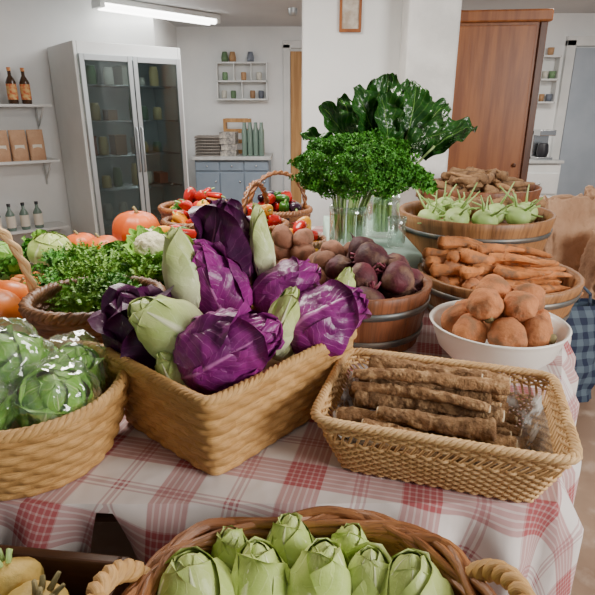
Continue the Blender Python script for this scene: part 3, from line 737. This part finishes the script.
for s_ in range(4):
    g=G().lathe([(0.0006,-.068),(.002,-.054),(.005,-.046),(.016,-.041),(.031,-.028),(.040,-.010),(.042,.006),(.037,.022),(.026,.032),(.013,.036),(0.001,.036)],20,lambda r,z,a,v,s_=s_:(r*(1+.06*sin(a*2+s_)+.12*nz((cos(a),sin(a),z*24),1.8,s_)),z))
    o=mk('beetroot',g,m_beet,label='dark red beetroot with trimmed stems in tub',cat='beetroot',group='beetroots in the tub')
    g=G()
    for k in range(5):
        a=k*1.25; g.tube([(.005*cos(a),.005*sin(a),.034),(.011*cos(a),.011*sin(a),.042),(.014*cos(a),.014*sin(a),.048+.005*(k%3))],.003,5)
    bp.append(reg(o,mk('beet_stems',g,m_beets,parent=o)))
pool=Pool(bp)
for k,(rad,d,z,cx,cy) in enumerate(((.145,.086,.955,.200,1.525),(.115,.088,1.005,.215,1.53),(.05,.09,1.045,.20,1.56))):
    for x,y in discpts(cx,cy,rad,d,11+k):
        inst(pool,(x,y,z),(rnd(-1,1),rnd(-.6,1),rnd(-1,.6)),rnd(0,6),rnd(1.0,1.2))
def rootpile(pool,cx,cy,rad,d,z0,layers,seed,ang=None,dz=.035,tilt=.15,sc=(.85,1.1)):
    for k in range(layers):
        for x,y in discpts(cx,cy,rad*(1-.18*k),d,seed+k):
            a=rnd(0,6.28) if ang is None else ang+rnd(-.5,.5)
            inst(pool,(x,y,z0+dz*k+rnd(-.005,.005)),(cos(a),sin(a),rnd(-tilt,tilt)),rnd(0,6),rnd(*sc))
sp=[mk('sweet_potato',root(.15,.021,s_,bend=.016,tip=.35,bulb=.5,amp=.15),m_sweet,label='muddy reddish-brown sweet potato piled in tub',cat='sweet potato',group='sweet potatoes in the tub') for s_ in range(4)]
cp=[mk('carrot',root(.175,.024,10+s_,bend=.012,tip=.25,amp=.10),m_mudcar,label='thick muddy orange carrot piled in wooden tub',cat='carrot',group='carrots in the tub') for s_ in range(5)]
rootpile(Pool(sp),.56,1.74,.10,.06,.900,3,21,ang=.2,dz=.03)
cpool=Pool(cp)
rootpile(cpool,.70,1.72,.155,.050,.905,4,31,ang=-.3,dz=.030)
rootpile(cpool,.60,1.76,.12,.055,.975,2,37,ang=.25,dz=.028)
pp_=[mk('parsnip',root(.24,.030,40+s_,bend=.02,tip=.15,amp=.14),m_pars2,label='earthy brown parsnip piled in tub',cat='parsnip',group='parsnips in the tub') for s_ in range(4)]
rootpile(Pool(pp_),.985,2.96,.24,.075,1.02,4,41,dz=.035,tilt=.2)
kp=[]
for s_ in range(2):
    o=mk('kohlrabi',blob(.052,.06,1.5,(1,1,.85),3,s_),m_kohl,label='pale green kohlrabi bulb with stem stubs in tub',cat='kohlrabi',group='kohlrabi in the tub')
    g=G()
    for k in range(6):
        a=k*1.05; q=.03+.004*(k%3); l=.8+.3*(k%3); g.tube([(q*cos(a),q*sin(a),.03),(q*1.6*l*cos(a),q*1.6*l*sin(a),.055),(q*2.5*l*cos(a),q*2.5*l*sin(a),.065+.012*(k%3))],[.006,.004,.0025],5)
    kp.append(reg(o,mk('stem_stubs',g,m_stem,parent=o)))
pool=Pool(kp)
for x,y,z in ((.55,2.24,1.02),(.65,2.20,1.025),(.60,2.35,1.035),(.70,2.31,1.045),(.92,2.24,1.03),(.99,2.34,1.025),(.84,2.28,1.035),(.77,2.20,1.02),(.66,2.44,1.04)): inst(pool,(x,y,z),(rnd(-.8,.8),rnd(-.8,.2),1),rnd(0,6),rnd(.85,1.1))
cel=[mk('celeriac',blob(.055,.25,2.2,(1,1,.9),3,s_+5,.08),m_pars2,label='knobbly brown celeriac root in tub',cat='celeriac',group='celeriac in the tub') for s_ in range(2)]
pool=Pool(cel)
for x,y,z in ((.80,2.46,1.03),(.92,2.44,1.03),(.72,2.55,1.02),(.86,2.55,1.02)): inst(pool,(x,y,z),(rnd(-.4,.4),rnd(-.4,.4),1),rnd(0,6),rnd(.85,1.1))
bw=G().lathe([(0,0),(.075,0),(.078,.012),(.10,.025),(.145,.07),(.163,.12),(.169,.132),(.172,.136),(.167,.138),(.158,.125),(.138,.074),(.10,.05),(0,.045)],64)
mk('bowl',bw,m_bowl,(.515,1.29,TZ+.002),label='wide cream enamel bowl filled with tubers',cat='bowl')
tp=[]
for s_ in range(5):
    o=mk('yellow_beet',blob(.045,.16,1.5,(1,1,.90),4,s_+9,.04,.02),m_pot,label='round orange-brown earthy root in bowl',cat='yellow beet',group='round orange roots in the bowl')
    tp.append(reg(o,mk('root_top',G().lathe([(.009,.030),(.011,.042),(.007,.048),(0,.049)],10,lambda r,z,a,v:(r*(1+.3*sin(3*a)),z)),m_stemw,parent=o)))
pool=Pool(tp)
for x,y,z in ((.430,1.245,.930),(.505,1.200,.933),(.580,1.220,.933),(.610,1.290,.930),(.455,1.355,.930),(.53,1.29,.925),(.580,1.355,.930),(.418,1.31,.935),(.465,1.26,.992),(.548,1.25,.992),(.51,1.335,1.0),(.588,1.31,.990)):
    inst(pool,(x,y,z),(rnd(-1,1),rnd(-1,1),rnd(-1,.6)),rnd(0,6),rnd(.92,1.08))
# ------------------------------------------------------------ pale willow tray with salsify
TC=Vector((.282,.936,TZ+.002)); TR=radians(-17)
tr=openweave('wicker_tray',TC,TR,.222,.158,.116,m_wil,n=12,taper=.78,rowh=.0060,pitch=.0150,r=.0026,rim_r=.0055,gap=(.66,.79),label='rectangular pale willow basket holding long earthy roots',cat='basket')
g=G()
def lf(u,v):
    i=u*2*pi; c,s_=cos(i),sin(i); e=.25; k=.75+.175*v**.9
    x=.212*math.copysign(abs(c)**e,c)*k; y=.148*math.copysign(abs(s_)**e,s_)*k
    return (x*(1+.02*nz((c*3,s_*3,v*3),2)),y*(1+.02*nz((c*3,s_*3,v*3),2,3)),.014+.08*v+.02*v*nz((c*4,s_*4,0),2,5))
g.grid(lf,80,8); g.add([lf(i/80,0) for i in range(80)],[tuple(range(80))])
mk('basket_liner',g,m_liner,parent=tr,label='crumpled frosted plastic liner')
ss=[]
for i,rr_ in enumerate(((.28,.0200,.004),(.25,.0175,.006),(.29,.0145,.007),(.24,.0215,.004),(.27,.0130,.009),(.22,.0185,.006))):
    o=mk('salsify_root',root(rr_[0],rr_[1],60+i,bend=rr_[2],tip=.74,amp=.13,ns=48,n=14,fr=36,blunt=1),m_sals,label='long earthy brown salsify root in pale basket',cat='salsify root',group='earthy roots in the pale basket')
    ra=rr_[1]*.60
    ss.append(reg(o,mk('cut_end',G().lathe([(ra,rr_[0]*.5-.002),(ra*.9,rr_[0]*.5+.0025),(0,rr_[0]*.5+.003)],14),m_cut,parent=o,label='pale cut root end')))
pool=Pool(ss); rot=Matrix.Rotation(TR,3,'Z')
for lay,(cnt,yw,z) in enumerate(((5,.095,.034),(6,.100,.062),(6,.104,.088),(5,.085,.112),(4,.055,.134),(2,.02,.154))):
    for k in range(cnt):
        y=-yw+2*yw*k/(cnt-1)+rnd(-.006,.006); q=TC+rot@Vector((rnd(-.05,.022),y+(.010 if lay>3 else 0),z+rnd(-.004,.004))); a=TR+rnd(-.12,.12)
        sg=R.choice((1,1,-1)); inst(pool,q,(sg*cos(a),sg*sin(a),rnd(-.04,.04)),rnd(0,6),rnd(.88,1.05))
# ------------------------------------------------------------ big seagrass basket with cabbages
BC=Vector((-.134,1.087,TZ+.002))
basket('seagrass_basket',BC,radians(49),.228,.172,.170,m_sea,n=14,taper=.88,rowh=.0189,pitch=.027,amp=.0068,th=.014,rim_r=.0062,strands=4,rimmat=m_sea2,floor=.09,spp=8,lowk=.28,label='rectangular woven seagrass basket full of pointed cabbages',cat='basket')
P=[cabbage(r_,L_,s_+1,flare=f_,crk=c_,cf=cf_,rib=rb,pt=.72,ex=.66,w=w_,smin=sm_,tipw=5,leaves=9) for s_,(r_,L_,f_,c_,cf_,rb,w_,sm_) in enumerate(((.073,.215,.022,.0040,44,.0015,1.35,.78),(.070,.21,.022,.0032,34,.001,1.35,.80),(.070,.21,.045,.0026,30,.001,1.3,.76),(.066,.21,.024,.0026,30,.0008,1.35,.80),(.060,.19,.022,.0026,30,.0008,1.35,.80),(.064,.22,.050,.0024,30,.001,1.25,.78)))]
cabs=[((-.145,.970,1.0),(.75,-.1,.45),1,P[0],m_purp,1.05),((.052,1.125,.995),(.75,.1,.5),2,P[1],m_purp,1.0),((-.325,1.080,.985),(-.3,-.25,.9),0,P[2],m_purp2,1.0),
((-.185,1.185,1.06),(-.35,-.25,.9),1.5,P[3],m_purp,1.02),((-.035,1.21,1.045),(.8,.15,.6),4,P[4],m_purp,.95),((-.165,1.29,1.115),(-.1,.15,1),5,P[5],m_purp2,1.05)]
for loc,ax,ro,g,mt,sc in cabs:
    place(mk('pointed_cabbage',g,mt,label='purple pointed cabbage with crinkled leaves in seagrass basket' if mt is m_purp else 'dark purple pointed cabbage with loose curling leaves',cat='cabbage',group='purple pointed cabbages in the seagrass basket'),loc,ax,ro,sc)
for i,(loc,ax,ro,r,L) in enumerate((((-.253,1.010,1.03),(-.55,-.35,.6),1,.064,.18),((-.250,1.155,1.10),(-.2,0,1),2,.048,.20),((-.085,1.27,1.13),(-.12,0,1),2,.028,.20),((-.040,1.050,1.02),(.35,-.2,.95),0,.032,.18),((.098,1.20,1.03),(.3,0,1),0,.028,.14),((-.03,1.10,.97),(.4,.3,.6),0,.03,.12),((-.240,.960,.955),(-.3,-.2,.7),0,.034,.11))):
    place(mk('green_pointed_cabbage',cabbage(r,L,30+i,leaves=6,crk=.0014,flare=.006,cf=24,rib=.0005,w=1.8,smin=.86,tipw=7,pt=.74,step=.018),m_chic,label='smooth pale green pointed cabbage between purple heads',cat='cabbage',group='pale green heads in the seagrass basket'),loc,ax,ro)
# ------------------------------------------------------------ front brown basket
fb=basket('willow_basket',(.015,.525,.547),0,.243,.186,.275,m_bro,n=2.3,taper=.85,rowh=.015,pitch=.035,amp=.008,th=.016,rim_r=.0075,rods=11,floor=.12,label='round brown willow basket full of green pointed cabbages',cat='basket')
for s_ in (-1,1): handle_arc(fb,(s_*.245,-.055,.265),(s_*.225,.065,.27),.055,.009,m_sea2,lean=(s_*.035,0),tw=6)
for i,(x,y,z,ax,r,L) in enumerate(((-.138,.575,.755,(-.12,.1,1),.072,.205),(-.052,.595,.755,(-.05,.12,1),.056,.20),(.030,.590,.762,(.08,.1,1),.058,.205),(.160,.570,.757,(-.02,.12,1),.068,.205),(.098,.590,.752,(.05,.1,1),.050,.20),(-.012,.662,.762,(0,.1,1),.048,.18),(.075,.655,.752,(.1,.1,1),.046,.175),(-.095,.650,.750,(-.1,.1,1),.046,.175),(-.06,.49,.748,(-.1,-.2,1),.06,.17),(.18,.47,.745,(.2,-.2,1),.05,.17),(.06,.48,.75,(0,-.3,1),.06,.17),(-.17,.47,.74,(-.3,0,1),.05,.16))):
    place(mk('green_pointed_cabbage',cabbage(r,L,50+i,leaves=6,crk=.0018,flare=.008,w=2.3,cf=20,rib=.0005,smin=.95,tipw=8,pt=.86,step=.022),m_gcab,label='light green pointed cabbage standing in brown willow basket',cat='cabbage',group='green pointed cabbages in the willow basket'),(x,y,z),ax,i*1.3)
DB=Vector((-.44,.53,.547)); g=G()
g.box((0,0,.125),(.30,.26,.01))
for s_ in (-1,1): g.box((s_*.158,0,.125),(.018,.30,.25)); g.box((0,s_*.141,.125),(.30,.018,.25))
mk('wooden_box',g,m_dwood,DB,-.12,smooth=False,bevel=.004,label='dark wooden box holding turnips on the bench',cat='wooden box')
tn=[]
for s_ in range(3):
    o=mk('turnip',blob(.045,.14,1.5,(1,1,.82),4,s_+2,.03,.01),m_turn,label='yellow-brown turnip with green-brown trimmed top',cat='turnip',group='turnips in the wooden box')
    g=G()
    for k in range(6): a=k*1.05; g.tube([(.008*cos(a),.008*sin(a),.028),(.013*cos(a),.013*sin(a),.042),(.018*cos(a),.018*sin(a),.048+.004*(k%3))],[.005,.004,.003],6)
    tn.append(reg(o,mk('turnip_top',g,m_stemw if s_==1 else m_stem,parent=o)))
pool=Pool(tn)
for x,y,z in ((-.52,.61,.735),(-.42,.60,.735),(-.34,.57,.735),(-.47,.52,.735),(-.38,.50,.735),(-.55,.50,.735),(-.415,.60,.80),(-.355,.55,.80),(-.48,.595,.80),(-.43,.53,.80)): inst(pool,(x,y,z),(rnd(-.6,.6),rnd(-.6,.5),1),rnd(0,6),rnd(.95,1.15))
# ------------------------------------------------------------ left seagrass basket with wrapped lettuces
lb=basket('seagrass_basket',(-.545,.93,TZ+.002),0,.208,.195,.145,m_sea,n=2.2,taper=.78,rowh=.0181,pitch=.028,amp=.0068,th=.014,rim_r=.0068,strands=4,rimmat=m_sea2,floor=.05,bulge=.03,spp=8,lowk=.28,label='round woven seagrass basket full of wrapped lettuces',cat='basket')
ws=[]
for s_ in range(3):
    g=cabbage(.064,.130,80+s_,leaves=8,crk=.004,flare=.018,pt=.95,cf=30,w=1.6)
    o=mk('wrapped_lettuce',g,m_wrap,label='green lettuce head wrapped in clear plastic film',cat='lettuce',group='wrapped lettuces in the seagrass basket')
    v,f=ico(1,5); V=[]
    for p in v:
        d=1+.16*nz(p,2.2,s_)+.14*abs(nz(p,4.0,s_+4))-.07*abs(nz(p,8,s_+1))+.012*nz(p,18,s_); V.append((p.x*.080*d,p.y*.080*d,p.z*.090*d+.006))
    fm=mk('plastic_wrap',G().add(V,f),m_film,parent=o,label='clear crinkled plastic wrap')
    def pf(u,v,s_=s_): 
        a=(u-.5)*.9; z=-.01+.052*v; rq=.092-.02*v*v+.004*sin(u*9)*sin(v*5); return (rq*cos(a),rq*sin(a),z)
    pr=mk('printed_label',G().grid(pf,14,8),m_print,parent=o,label='dark navy patch with white print')
    ws.append(reg(o,fm,pr))
pool=Pool(ws)
for x,y,z,ax,ro in ((-.61,1.00,.945,(-.3,.1,1),4.9),(-.445,.87,.945,(.3,-.4,.8),4.6),(-.56,.82,.945,(-.2,-.4,.9),4.2),(-.47,1.00,.925,(.4,.1,1),2.5),(-.545,.92,.990,(-.2,-.2,.9),4.7)): inst(pool,(x,y,z),ax,ro,rnd(.94,1.03))
# ------------------------------------------------------------ middle-left baskets
basket('willow_basket',(-.535,1.350,TZ+.002),0,.172,.16,.175,m_drk,n=2.2,taper=.84,rowh=.014,pitch=.032,amp=.008,th=.012,rim_r=.0095,floor=.11,label='dark willow basket heaped with green herbs',cat='basket')
hb=[mk('herb_bunch',feather(80,.05,.11,s_),m,label='feathery fresh green herb bunch',cat='herbs',group='green herb bunches') for s_,m in ((1,m_herb),(2,m_pars),(3,m_herb))]
hb.append(mk('curly_herb_bunch',fluff(700,(.085,.085,.06),.012,9,low=-.1),m_pars,label='dense curly green herb bunch',cat='herbs',group='green herb bunches'))
hpool=Pool(hb)
for x,y,z,k in ((-.60,1.41,.955,0),(-.50,1.42,.955,1),(-.57,1.345,.945,2),(-.48,1.345,.945,0),(-.55,1.44,.97,3),(-.53,1.38,.97,2)):
    place(hpool.get(k),(x,y,z),(rnd(-.2,.2),rnd(.1,.4),1),rnd(0,6),rnd(.68,.82))
lp=[mk('lettuce',lettuce(.13,16,s_),m,label='loose leafy green lettuce head',cat='lettuce',group='leafy lettuces on the table') for s_,m in ((1,m_let),(2,m_let2),(3,m_let))]
lpool=Pool(lp)
hb_=basket('willow_basket',(-.885,1.42,TZ+.002),0,.158,.165,.13,m_wil,n=2,taper=.8,rowh=.012,pitch=.03,amp=.006,th=.01,rim_r=.007,floor=.06,label='round willow basket with tall arched handle holding squash',cat='basket')
handle_arc(hb_,(-.155,0,.12),(.155,0,.12),.27,.008,m_wil)
def pumpkin(r,seed,sq=.8,ribs=10,dep=.07,mat=None,name='pumpkin',lab='round orange pumpkin with short stem',grp='orange pumpkins on the table'):
    def fn(rr,z,a,v): return (rr*(1-dep*abs(cos(a*ribs/2))**.5*1+.02*sin(a+seed)),z)
    prof=[(.001,-sq*r*.86)]+[(r*sin(pi*i/18),-r*sq*cos(pi*i/18)*(1-.14*(abs(cos(pi*i/18))**6))) for i in range(1,18)]+[(.001,sq*r*.80)]
    o=mk(name,G().lathe(prof,60,fn),mat or m_pump,label=lab,cat=name,group=grp)
    st=mk(name+'_stem',G().tube([(0,0,sq*r*.78),(0,.002,sq*r*.92),(r*.06,.005,sq*r*1.05),(r*.12,.005,sq*r*1.1)],[r*.12,r*.07,r*.06,r*.07],8),m_stemw,parent=o)
    return reg(o,st)
for x,y,z,r,sq in ((-.77,2.55,.905,.118,.86),(-.86,2.32,.868,.083,.80),(-.99,2.40,.865,.08,.8),(-.66,2.36,.86,.07,.8)):
    o=pumpkin(r,x*9,sq); o.location=(x,y,z); o.rotation_euler=(rnd(-.15,.15),rnd(-.15,.15),rnd(0,6))
for x,y,z,r,sq in ((-.815,1.35,.925,.080,1.0),(-.95,1.42,.925,.078,1.0),(-.83,1.48,.925,.065,1.0)):
    o=pumpkin(r,x*9,sq,dep=.008,mat=m_squash,name='squash',lab='smooth round orange squash in handled basket',grp='orange squashes in the handled basket'); o.location=(x,y,z); o.rotation_euler=(rnd(-.6,-.2),rnd(-.3,.3),rnd(0,6))
place(mk('round_cabbage',cabbage(.088,.155,91,leaves=8,crk=.002,flare=.008,pt=1.0,w=1.6,tipw=7,smin=.86),m_gcab,label='round light green cabbage on the table',cat='cabbage'),(-1.03,2.20,.885),(.1,-.3,1),0)
place(mk('round_cabbage',cabbage(.08,.14,92,leaves=8,crk=.002,flare=.008,pt=1.0,w=1.6,tipw=7,smin=.86),m_let2,label='round green cabbage on the table',cat='cabbage'),(-1.20,2.1,.88),(.1,-.3,1),0)
cb=[mk('carrot',root(.20,.017,70+s_,bend=.006,tip=.15,amp=.08),m_carrot,label='orange carrot lying on the table',cat='carrot',group='carrots lying on the table') for s_ in range(2)]
pool=Pool(cb)
for i in range(16): inst(pool,(-.99+rnd(-.06,.06)+.02*(i%4),1.70+.035*(i%8),.824+.03*(i//8)),(cos(.3+rnd(-.1,.1)),-.3,0),rnd(0,6),rnd(.85,1.05))
for x,y,z,k in ((-.82,1.70,.86,1),(-.80,1.82,.87,0),(-.93,2.02,.86,1),(-1.12,2.3,.86,3),(-.78,1.97,.87,2),(-.86,2.12,.86,0)): place(hpool.get(k),(x,y,z),(rnd(-.2,.2),rnd(-.2,.2),1),rnd(0,6),rnd(.9,1.1))
for x,y,k in ((-1.10,1.98,0),(-1.15,2.38,1),(-.73,2.16,1),(-.86,1.92,2)): place(lpool.get(k),(x,y,.825),(rnd(-.25,.25),rnd(-.35,.1),1),rnd(0,6),rnd(.8,1.0))
basket('wicker_flat',(-.46,1.84,TZ+.002),.05,.30,.17,.09,m_drk,n=6,taper=.9,rowh=.012,pitch=.03,amp=.005,th=.01,rim_r=.007,floor=.05,label='low dark wicker tray full of leafy greens',cat='basket')
for x,y,k in ((-.68,1.78,1),(-.55,1.76,0),(-.42,1.77,1),(-.30,1.78,0),(-.66,1.91,0),(-.53,1.91,1),(-.38,1.92,2),(-.26,1.91,1)):
    place(lpool.get(k),(x,y,.868),(rnd(-.25,.25),rnd(-.35,.1),1),rnd(0,6),rnd(.75,1.0))
for x,y,k in ((-.64,1.71,2),(-.50,1.71,0),(-.36,1.72,2),(-.62,1.85,0),(-.24,1.74,1),(-.40,1.84,3),(-.70,1.82,2),(-.30,1.91,0)):
    place(hpool.get(k),(x,y,.925),(rnd(-.3,.3),rnd(-.3,.3),1),rnd(0,6),rnd(.8,1.0))
basket('wicker_flat',(-.40,2.16,TZ+.002),-.03,.29,.125,.10,m_drk,n=6,taper=.9,rowh=.012,pitch=.03,amp=.005,th=.01,rim_r=.007,floor=.055,label='low dark wicker tray with cucumbers and peppers',cat='basket')
def cauli(seed):
    v,f=ico(1,4); V=[]
    for p in v:
        d=1-.22*min(1,abs(nz(p,3.4,seed))*2.2)+.05*nz(p,12,seed); V.append((p.x*.06*d,p.y*.06*d,(p.z*.045*d+.02)))
    o=mk('cauliflower',G().add(V,f),m_caul,label='cream cauliflower head with green leaves',cat='cauliflower',group='cauliflowers among the leafy greens')
    g=G()
    for i in range(9):
        a=i*.7; blade(g,(.02*cos(a),.02*sin(a),-.03),(cos(a)*.75,sin(a)*.75,.75),(-cos(a),-sin(a),.75),.10,.035,curl=-.5,ruf=.006,seed=i,cup=.3)
    return reg(o,mk('cauliflower_leaves',g,m_let2,parent=o))
for i,(x,y,z) in enumerate(((-.50,1.80,.995),(-.60,2.14,.935))):
    o=cauli(i+1); o.location=(x,y,z); o.rotation_euler=(.35,0,i)
def pepper(L,r,mat,seed,name='bell_pepper',lab='glossy bell pepper'):
    prof=[(.001,-L*.5),(r*.35,-L*.5),(r*.7,-L*.42),(r*.9,-L*.2),(r,.05*L),(r*.98,L*.3),(r*.75,L*.44),(r*.3,L*.43),(.001,L*.38)]
    o=mk(name,G().lathe(prof,24,lambda q,z,a,v:(q*(1+.09*cos(3*a+seed)),z)),mat,label=lab,cat='pepper',group='peppers in the willow baskets')
    return reg(o,mk('pepper_stem',G().tube([(0,0,L*.38),(0,.002,L*.5),(.006,.004,L*.62)],[.007,.004,.005],7),m_stem,parent=o))
peps=[pepper(.08,.030,m_red,0,lab='glossy red bell pepper in willow basket'),pepper(.08,.030,m_yel,1,lab='glossy yellow bell pepper in willow basket'),pepper(.09,.028,m_grn,2,lab='glossy green bell pepper in willow basket'),pepper(.13,.018,m_red,3,'long_pepper','long red pepper in willow basket'),pepper(.15,.030,m_aub,4,'aubergine','small dark purple aubergine in willow basket')]
peps[4]['category']='aubergine'
ppool=Pool(peps)
class KP:
    def __init__(s,k): s.k=k
    def get(s,_=None): return ppool.get(R.choice(s.k))
def pepbasket(cx,cy,r,h,ks,handle=None,mat=m_bro,seed=1,label='round brown willow basket heaped with peppers'):
    b=basket('willow_basket',(cx,cy,TZ+.002),0,r,r*.92,h,mat,n=2.1,taper=.78,rowh=.014,pitch=.035,amp=.006,th=.012,rim_r=.009,floor=h-.06,label=label,cat='basket')
    if handle: handle_arc(b,(-r*.95*cos(handle),-r*.9*sin(handle),h),(r*.95*cos(handle),r*.9*sin(handle),h),.19,.008,mat)
    for k,(q,d) in enumerate(((r*.78,.055),(r*.6,.058),(r*.40,.058))):
        for x,y in discpts(cx,cy,q,d,seed+k*5):
            inst(KP(ks),(x,y,TZ+h-.025+.045*k),(rnd(-1,1),rnd(-1,1),rnd(-.2,.5)),rnd(0,6),rnd(.85,1.05))
    return b
pepbasket(-.51,2.80,.20,.17,(0,2,3,0,1,2),seed=101)
pepbasket(-.10,2.78,.17,.16,(4,0,2,3),handle=.5,seed=111,label='brown willow basket with arched handle full of peppers')
pepbasket(-.19,2.45,.145,.15,(0,2,4,0,1),handle=1.2,mat=m_bro,seed=121,label='dark brown willow basket with handle full of vegetables')
pepbasket(-.48,2.47,.14,.16,(2,1,0,3,1),seed=131,mat=m_drk)
pepbasket(.02,2.20,.105,.13,(1,1,0),seed=141,mat=m_drk,label='small willow basket full of yellow peppers')
cu=[mk('cucumber',root(.22,.020,95+s_,bend=.012,tip=.85,amp=.03),m_grn,label='long dark green cucumber in wicker tray',cat='cucumber',group='cucumbers in the wicker tray') for s_ in range(2)]
pool=Pool(cu)
for i in range(9): inst(pool,(-.42+rnd(-.06,.06),2.08+.036*(i%5),.885+.038*(i//5)),(1,rnd(-.15,.15),0),rnd(0,6),rnd(.85,1.05))
for x,y,k in ((-.21,2.10,1),(-.19,2.18,0),(-.25,2.15,0),(-.20,2.25,1),(-.27,2.08,3),(-.52,2.24,0),(-.24,2.22,2),(-.33,2.12,3),(-.36,2.20,0),(-.45,2.12,3),(-.54,2.12,1),(-.47,2.20,2)): place(ppool.get(k),(x,y,.905+.02*(k%2)+(.04 if x>-.3 and x<-.22 else (.06 if x<-.34 else 0))),(rnd(-1,1),rnd(-1,1),rnd(-.2,.5)),rnd(0,6),1)
g=G(); g.box((0,0,.04),(.25,.22,.01))
for s_ in (-1,1): g.box((s_*.128,0,.05),(.01,.24,.10)); g.box((0,s_*.116,.05),(.245,.01,.10))
mk('wooden_crate',g,m_table,(-.035,1.83,TZ+.002),0,smooth=False,bevel=.002,label='small wooden crate full of brown potatoes',cat='crate')
po=[mk('potato',blob(.038,.12,1.3,(1,1.25,.9),3,s_+20,.03),m_potb,label='reddish-brown potato in small crate',cat='potato',group='potatoes in the small crate') for s_ in range(3)]
pool=Pool(po)
for k,z in enumerate((.885,.935,.985,1.03)):
    for x,y in discpts(-.02,1.83,.115-.025*k,.07,61+k): inst(pool,(x,y,z),(rnd(-1,1),rnd(-1,1),rnd(-1,1)),rnd(0,6),rnd(.85,1.1))
for x,y,z in ((.06,1.62,1.0),(.10,1.67,1.0),(.05,1.54,.985),(.17,1.68,1.02),(.11,1.61,1.04),(.08,1.57,1.02)): inst(pool,(x,y,z),(rnd(-1,1),rnd(-1,1),rnd(-1,1)),rnd(0,6),rnd(.85,1.1))
# ------------------------------------------------------------ vases with parsley and chard
def vase(loc,r,h,label):
    g=G().lathe([(0,0),(r*.9,0),(r,.01),(r,h*.8),(r*1.04,h),(r*1.0,h),(r*.95,h*.8),(r*.94,.016),(0,.014)],32)
    return mk('glass_vase',g,m_glass,loc,label=label,cat='vase',group='glass vases on the pale green cloth')
v1=(.185,1.96,.976); v2=(.335,2.12,.976)
vase(v1,.068,.15,'clear glass vase holding curly parsley'); vase(v2,.065,.16,'clear glass vase holding dark chard leaves')
vase((.36,1.93,.976),.032,.11,'narrow clear glass on pale green cloth')
def bunch(cx,cy,z,rad,n,size,seed,stems,zs,r0,mat,label,cat):
    g=fluff(n,rad,size,seed,low=-.75,shell=.22,lump=.30,lf=4.2)
    o=mk('parsley_bunch',g,mat,(cx,cy,z),label=label,cat=cat)
    g=G(); rr=random.Random(seed)
    for i in range(stems):
        a=rr.uniform(0,6.28); q=rr.random()**.5
        g.tube([(v1[0]-cx+cos(a)*r0*q,v1[1]-cy+sin(a)*r0*q,zs-z),(v1[0]-cx+cos(a)*r0*q*1.1,v1[1]-cy+sin(a)*r0*q*1.1,zs-z+.1),(cos(a)*rad[0]*.5*q,sin(a)*rad[1]*.5*q,-.02)],.0022,5)
    mk('parsley_stems',g,m_stem,parent=o); return o
bunch(.200,1.95,1.255,(.205,.150,.115),15000,.0075,5,70,.995,.052,m_pars,'dense curly green parsley bunch in glass vase','parsley')
place(hpool.get(3),(.41,1.99,1.20),(.3,0,1),0,1.05)
o=empty('chard_bunch',(v2[0],v2[1],v2[2]+.02),label='dark glossy green chard bunch in glass vase',cat='chard')
g=G(); gs=G(); rr=random.Random(4)
dirs=[((-.62,-.1,1),.23,.056,.4),((-.85,0,.85),.20,.050,.6),((-.32,-.3,1),.25,.068,.4),((-.02,-.2,1.1),.26,.072,.4),((.22,-.25,1),.24,.068,.8),((.45,-.15,.90),.26,.066,1.0),((.62,-.1,.80),.25,.060,1.1),((-.1,.2,1.2),.26,.066,.2),((.2,.2,1.2),.27,.068,.4),((.45,.2,1.0),.25,.062,.7),((-.45,.25,1.05),.24,.062,.3),((.05,-.4,.9),.21,.056,.9),((.42,-.4,.75),.21,.054,1.2),((.08,0,1.4),.26,.060,.25)]
for i,(d,l,w_,cl) in enumerate(dirs):
    d=Vector(d).normalized(); b=Vector((rr.uniform(-.03,.03),rr.uniform(-.03,.03),0)); e=Vector((b.x*1.1,b.y*1.1,.14)); s_=e+d*.19
    gs.tube([b,e,e+d*.08+Vector((0,0,.015)),s_+d*.05],[.008,.007,.006,.004],6)
    hd=Vector((d.x,d.y,0)); nrm=Vector((-d.x*d.z,-d.y*d.z,hd.length_squared+.01))+Vector((rr.uniform(-.4,.4),-.8,rr.uniform(-.2,.4)))
    blade(g,s_-d*.01,d,nrm,l,w_,curl=cl,ruf=.013,seed=i*1.7,cup=.35,nu=18,nv=34,shape=.6,fr=20,crk=.006)
mk('chard_leaves',g,m_chard,parent=o); mk('chard_stems',gs,m_stem,parent=o)
# ------------------------------------------------------------ lights
def area(name,loc,tgt,sx_,sy,pw,col):
    l=bpy.data.lights.new(name,'AREA'); l.shape='RECTANGLE'; l.size=sx_; l.size_y=sy; l.energy=pw; l.color=col
    o=bpy.data.objects.new(name,l); C.objects.link(o); o.location=loc; o.rotation_euler=(Vector(tgt)-Vector(loc)).to_track_quat('-Z','Y').to_euler()
area('ceiling_light',(-.6,2.3,2.42),(-.4,1.9,0),1.0,.6,84,(1,.94,.85))
area('window_light',(2.6,-.4,1.9),(0,2.2,.9),1.3,1.1,122,(1,.97,.92))
area('room_light',(-.3,4.9,2.42),(-.3,5.0,0),2.0,1.2,70,(1,.98,.96))
area('right_room_light',(2.6,4.6,2.42),(2.6,4.8,0),1.2,1.2,58,(1,.95,.87))
w=bpy.data.worlds.new('world'); S.world=w; w.use_nodes=True
w.node_tree.nodes['Background'].inputs[0].default_value=(.92,.95,1,1); w.node_tree.nodes['Background'].inputs[1].default_value=.30
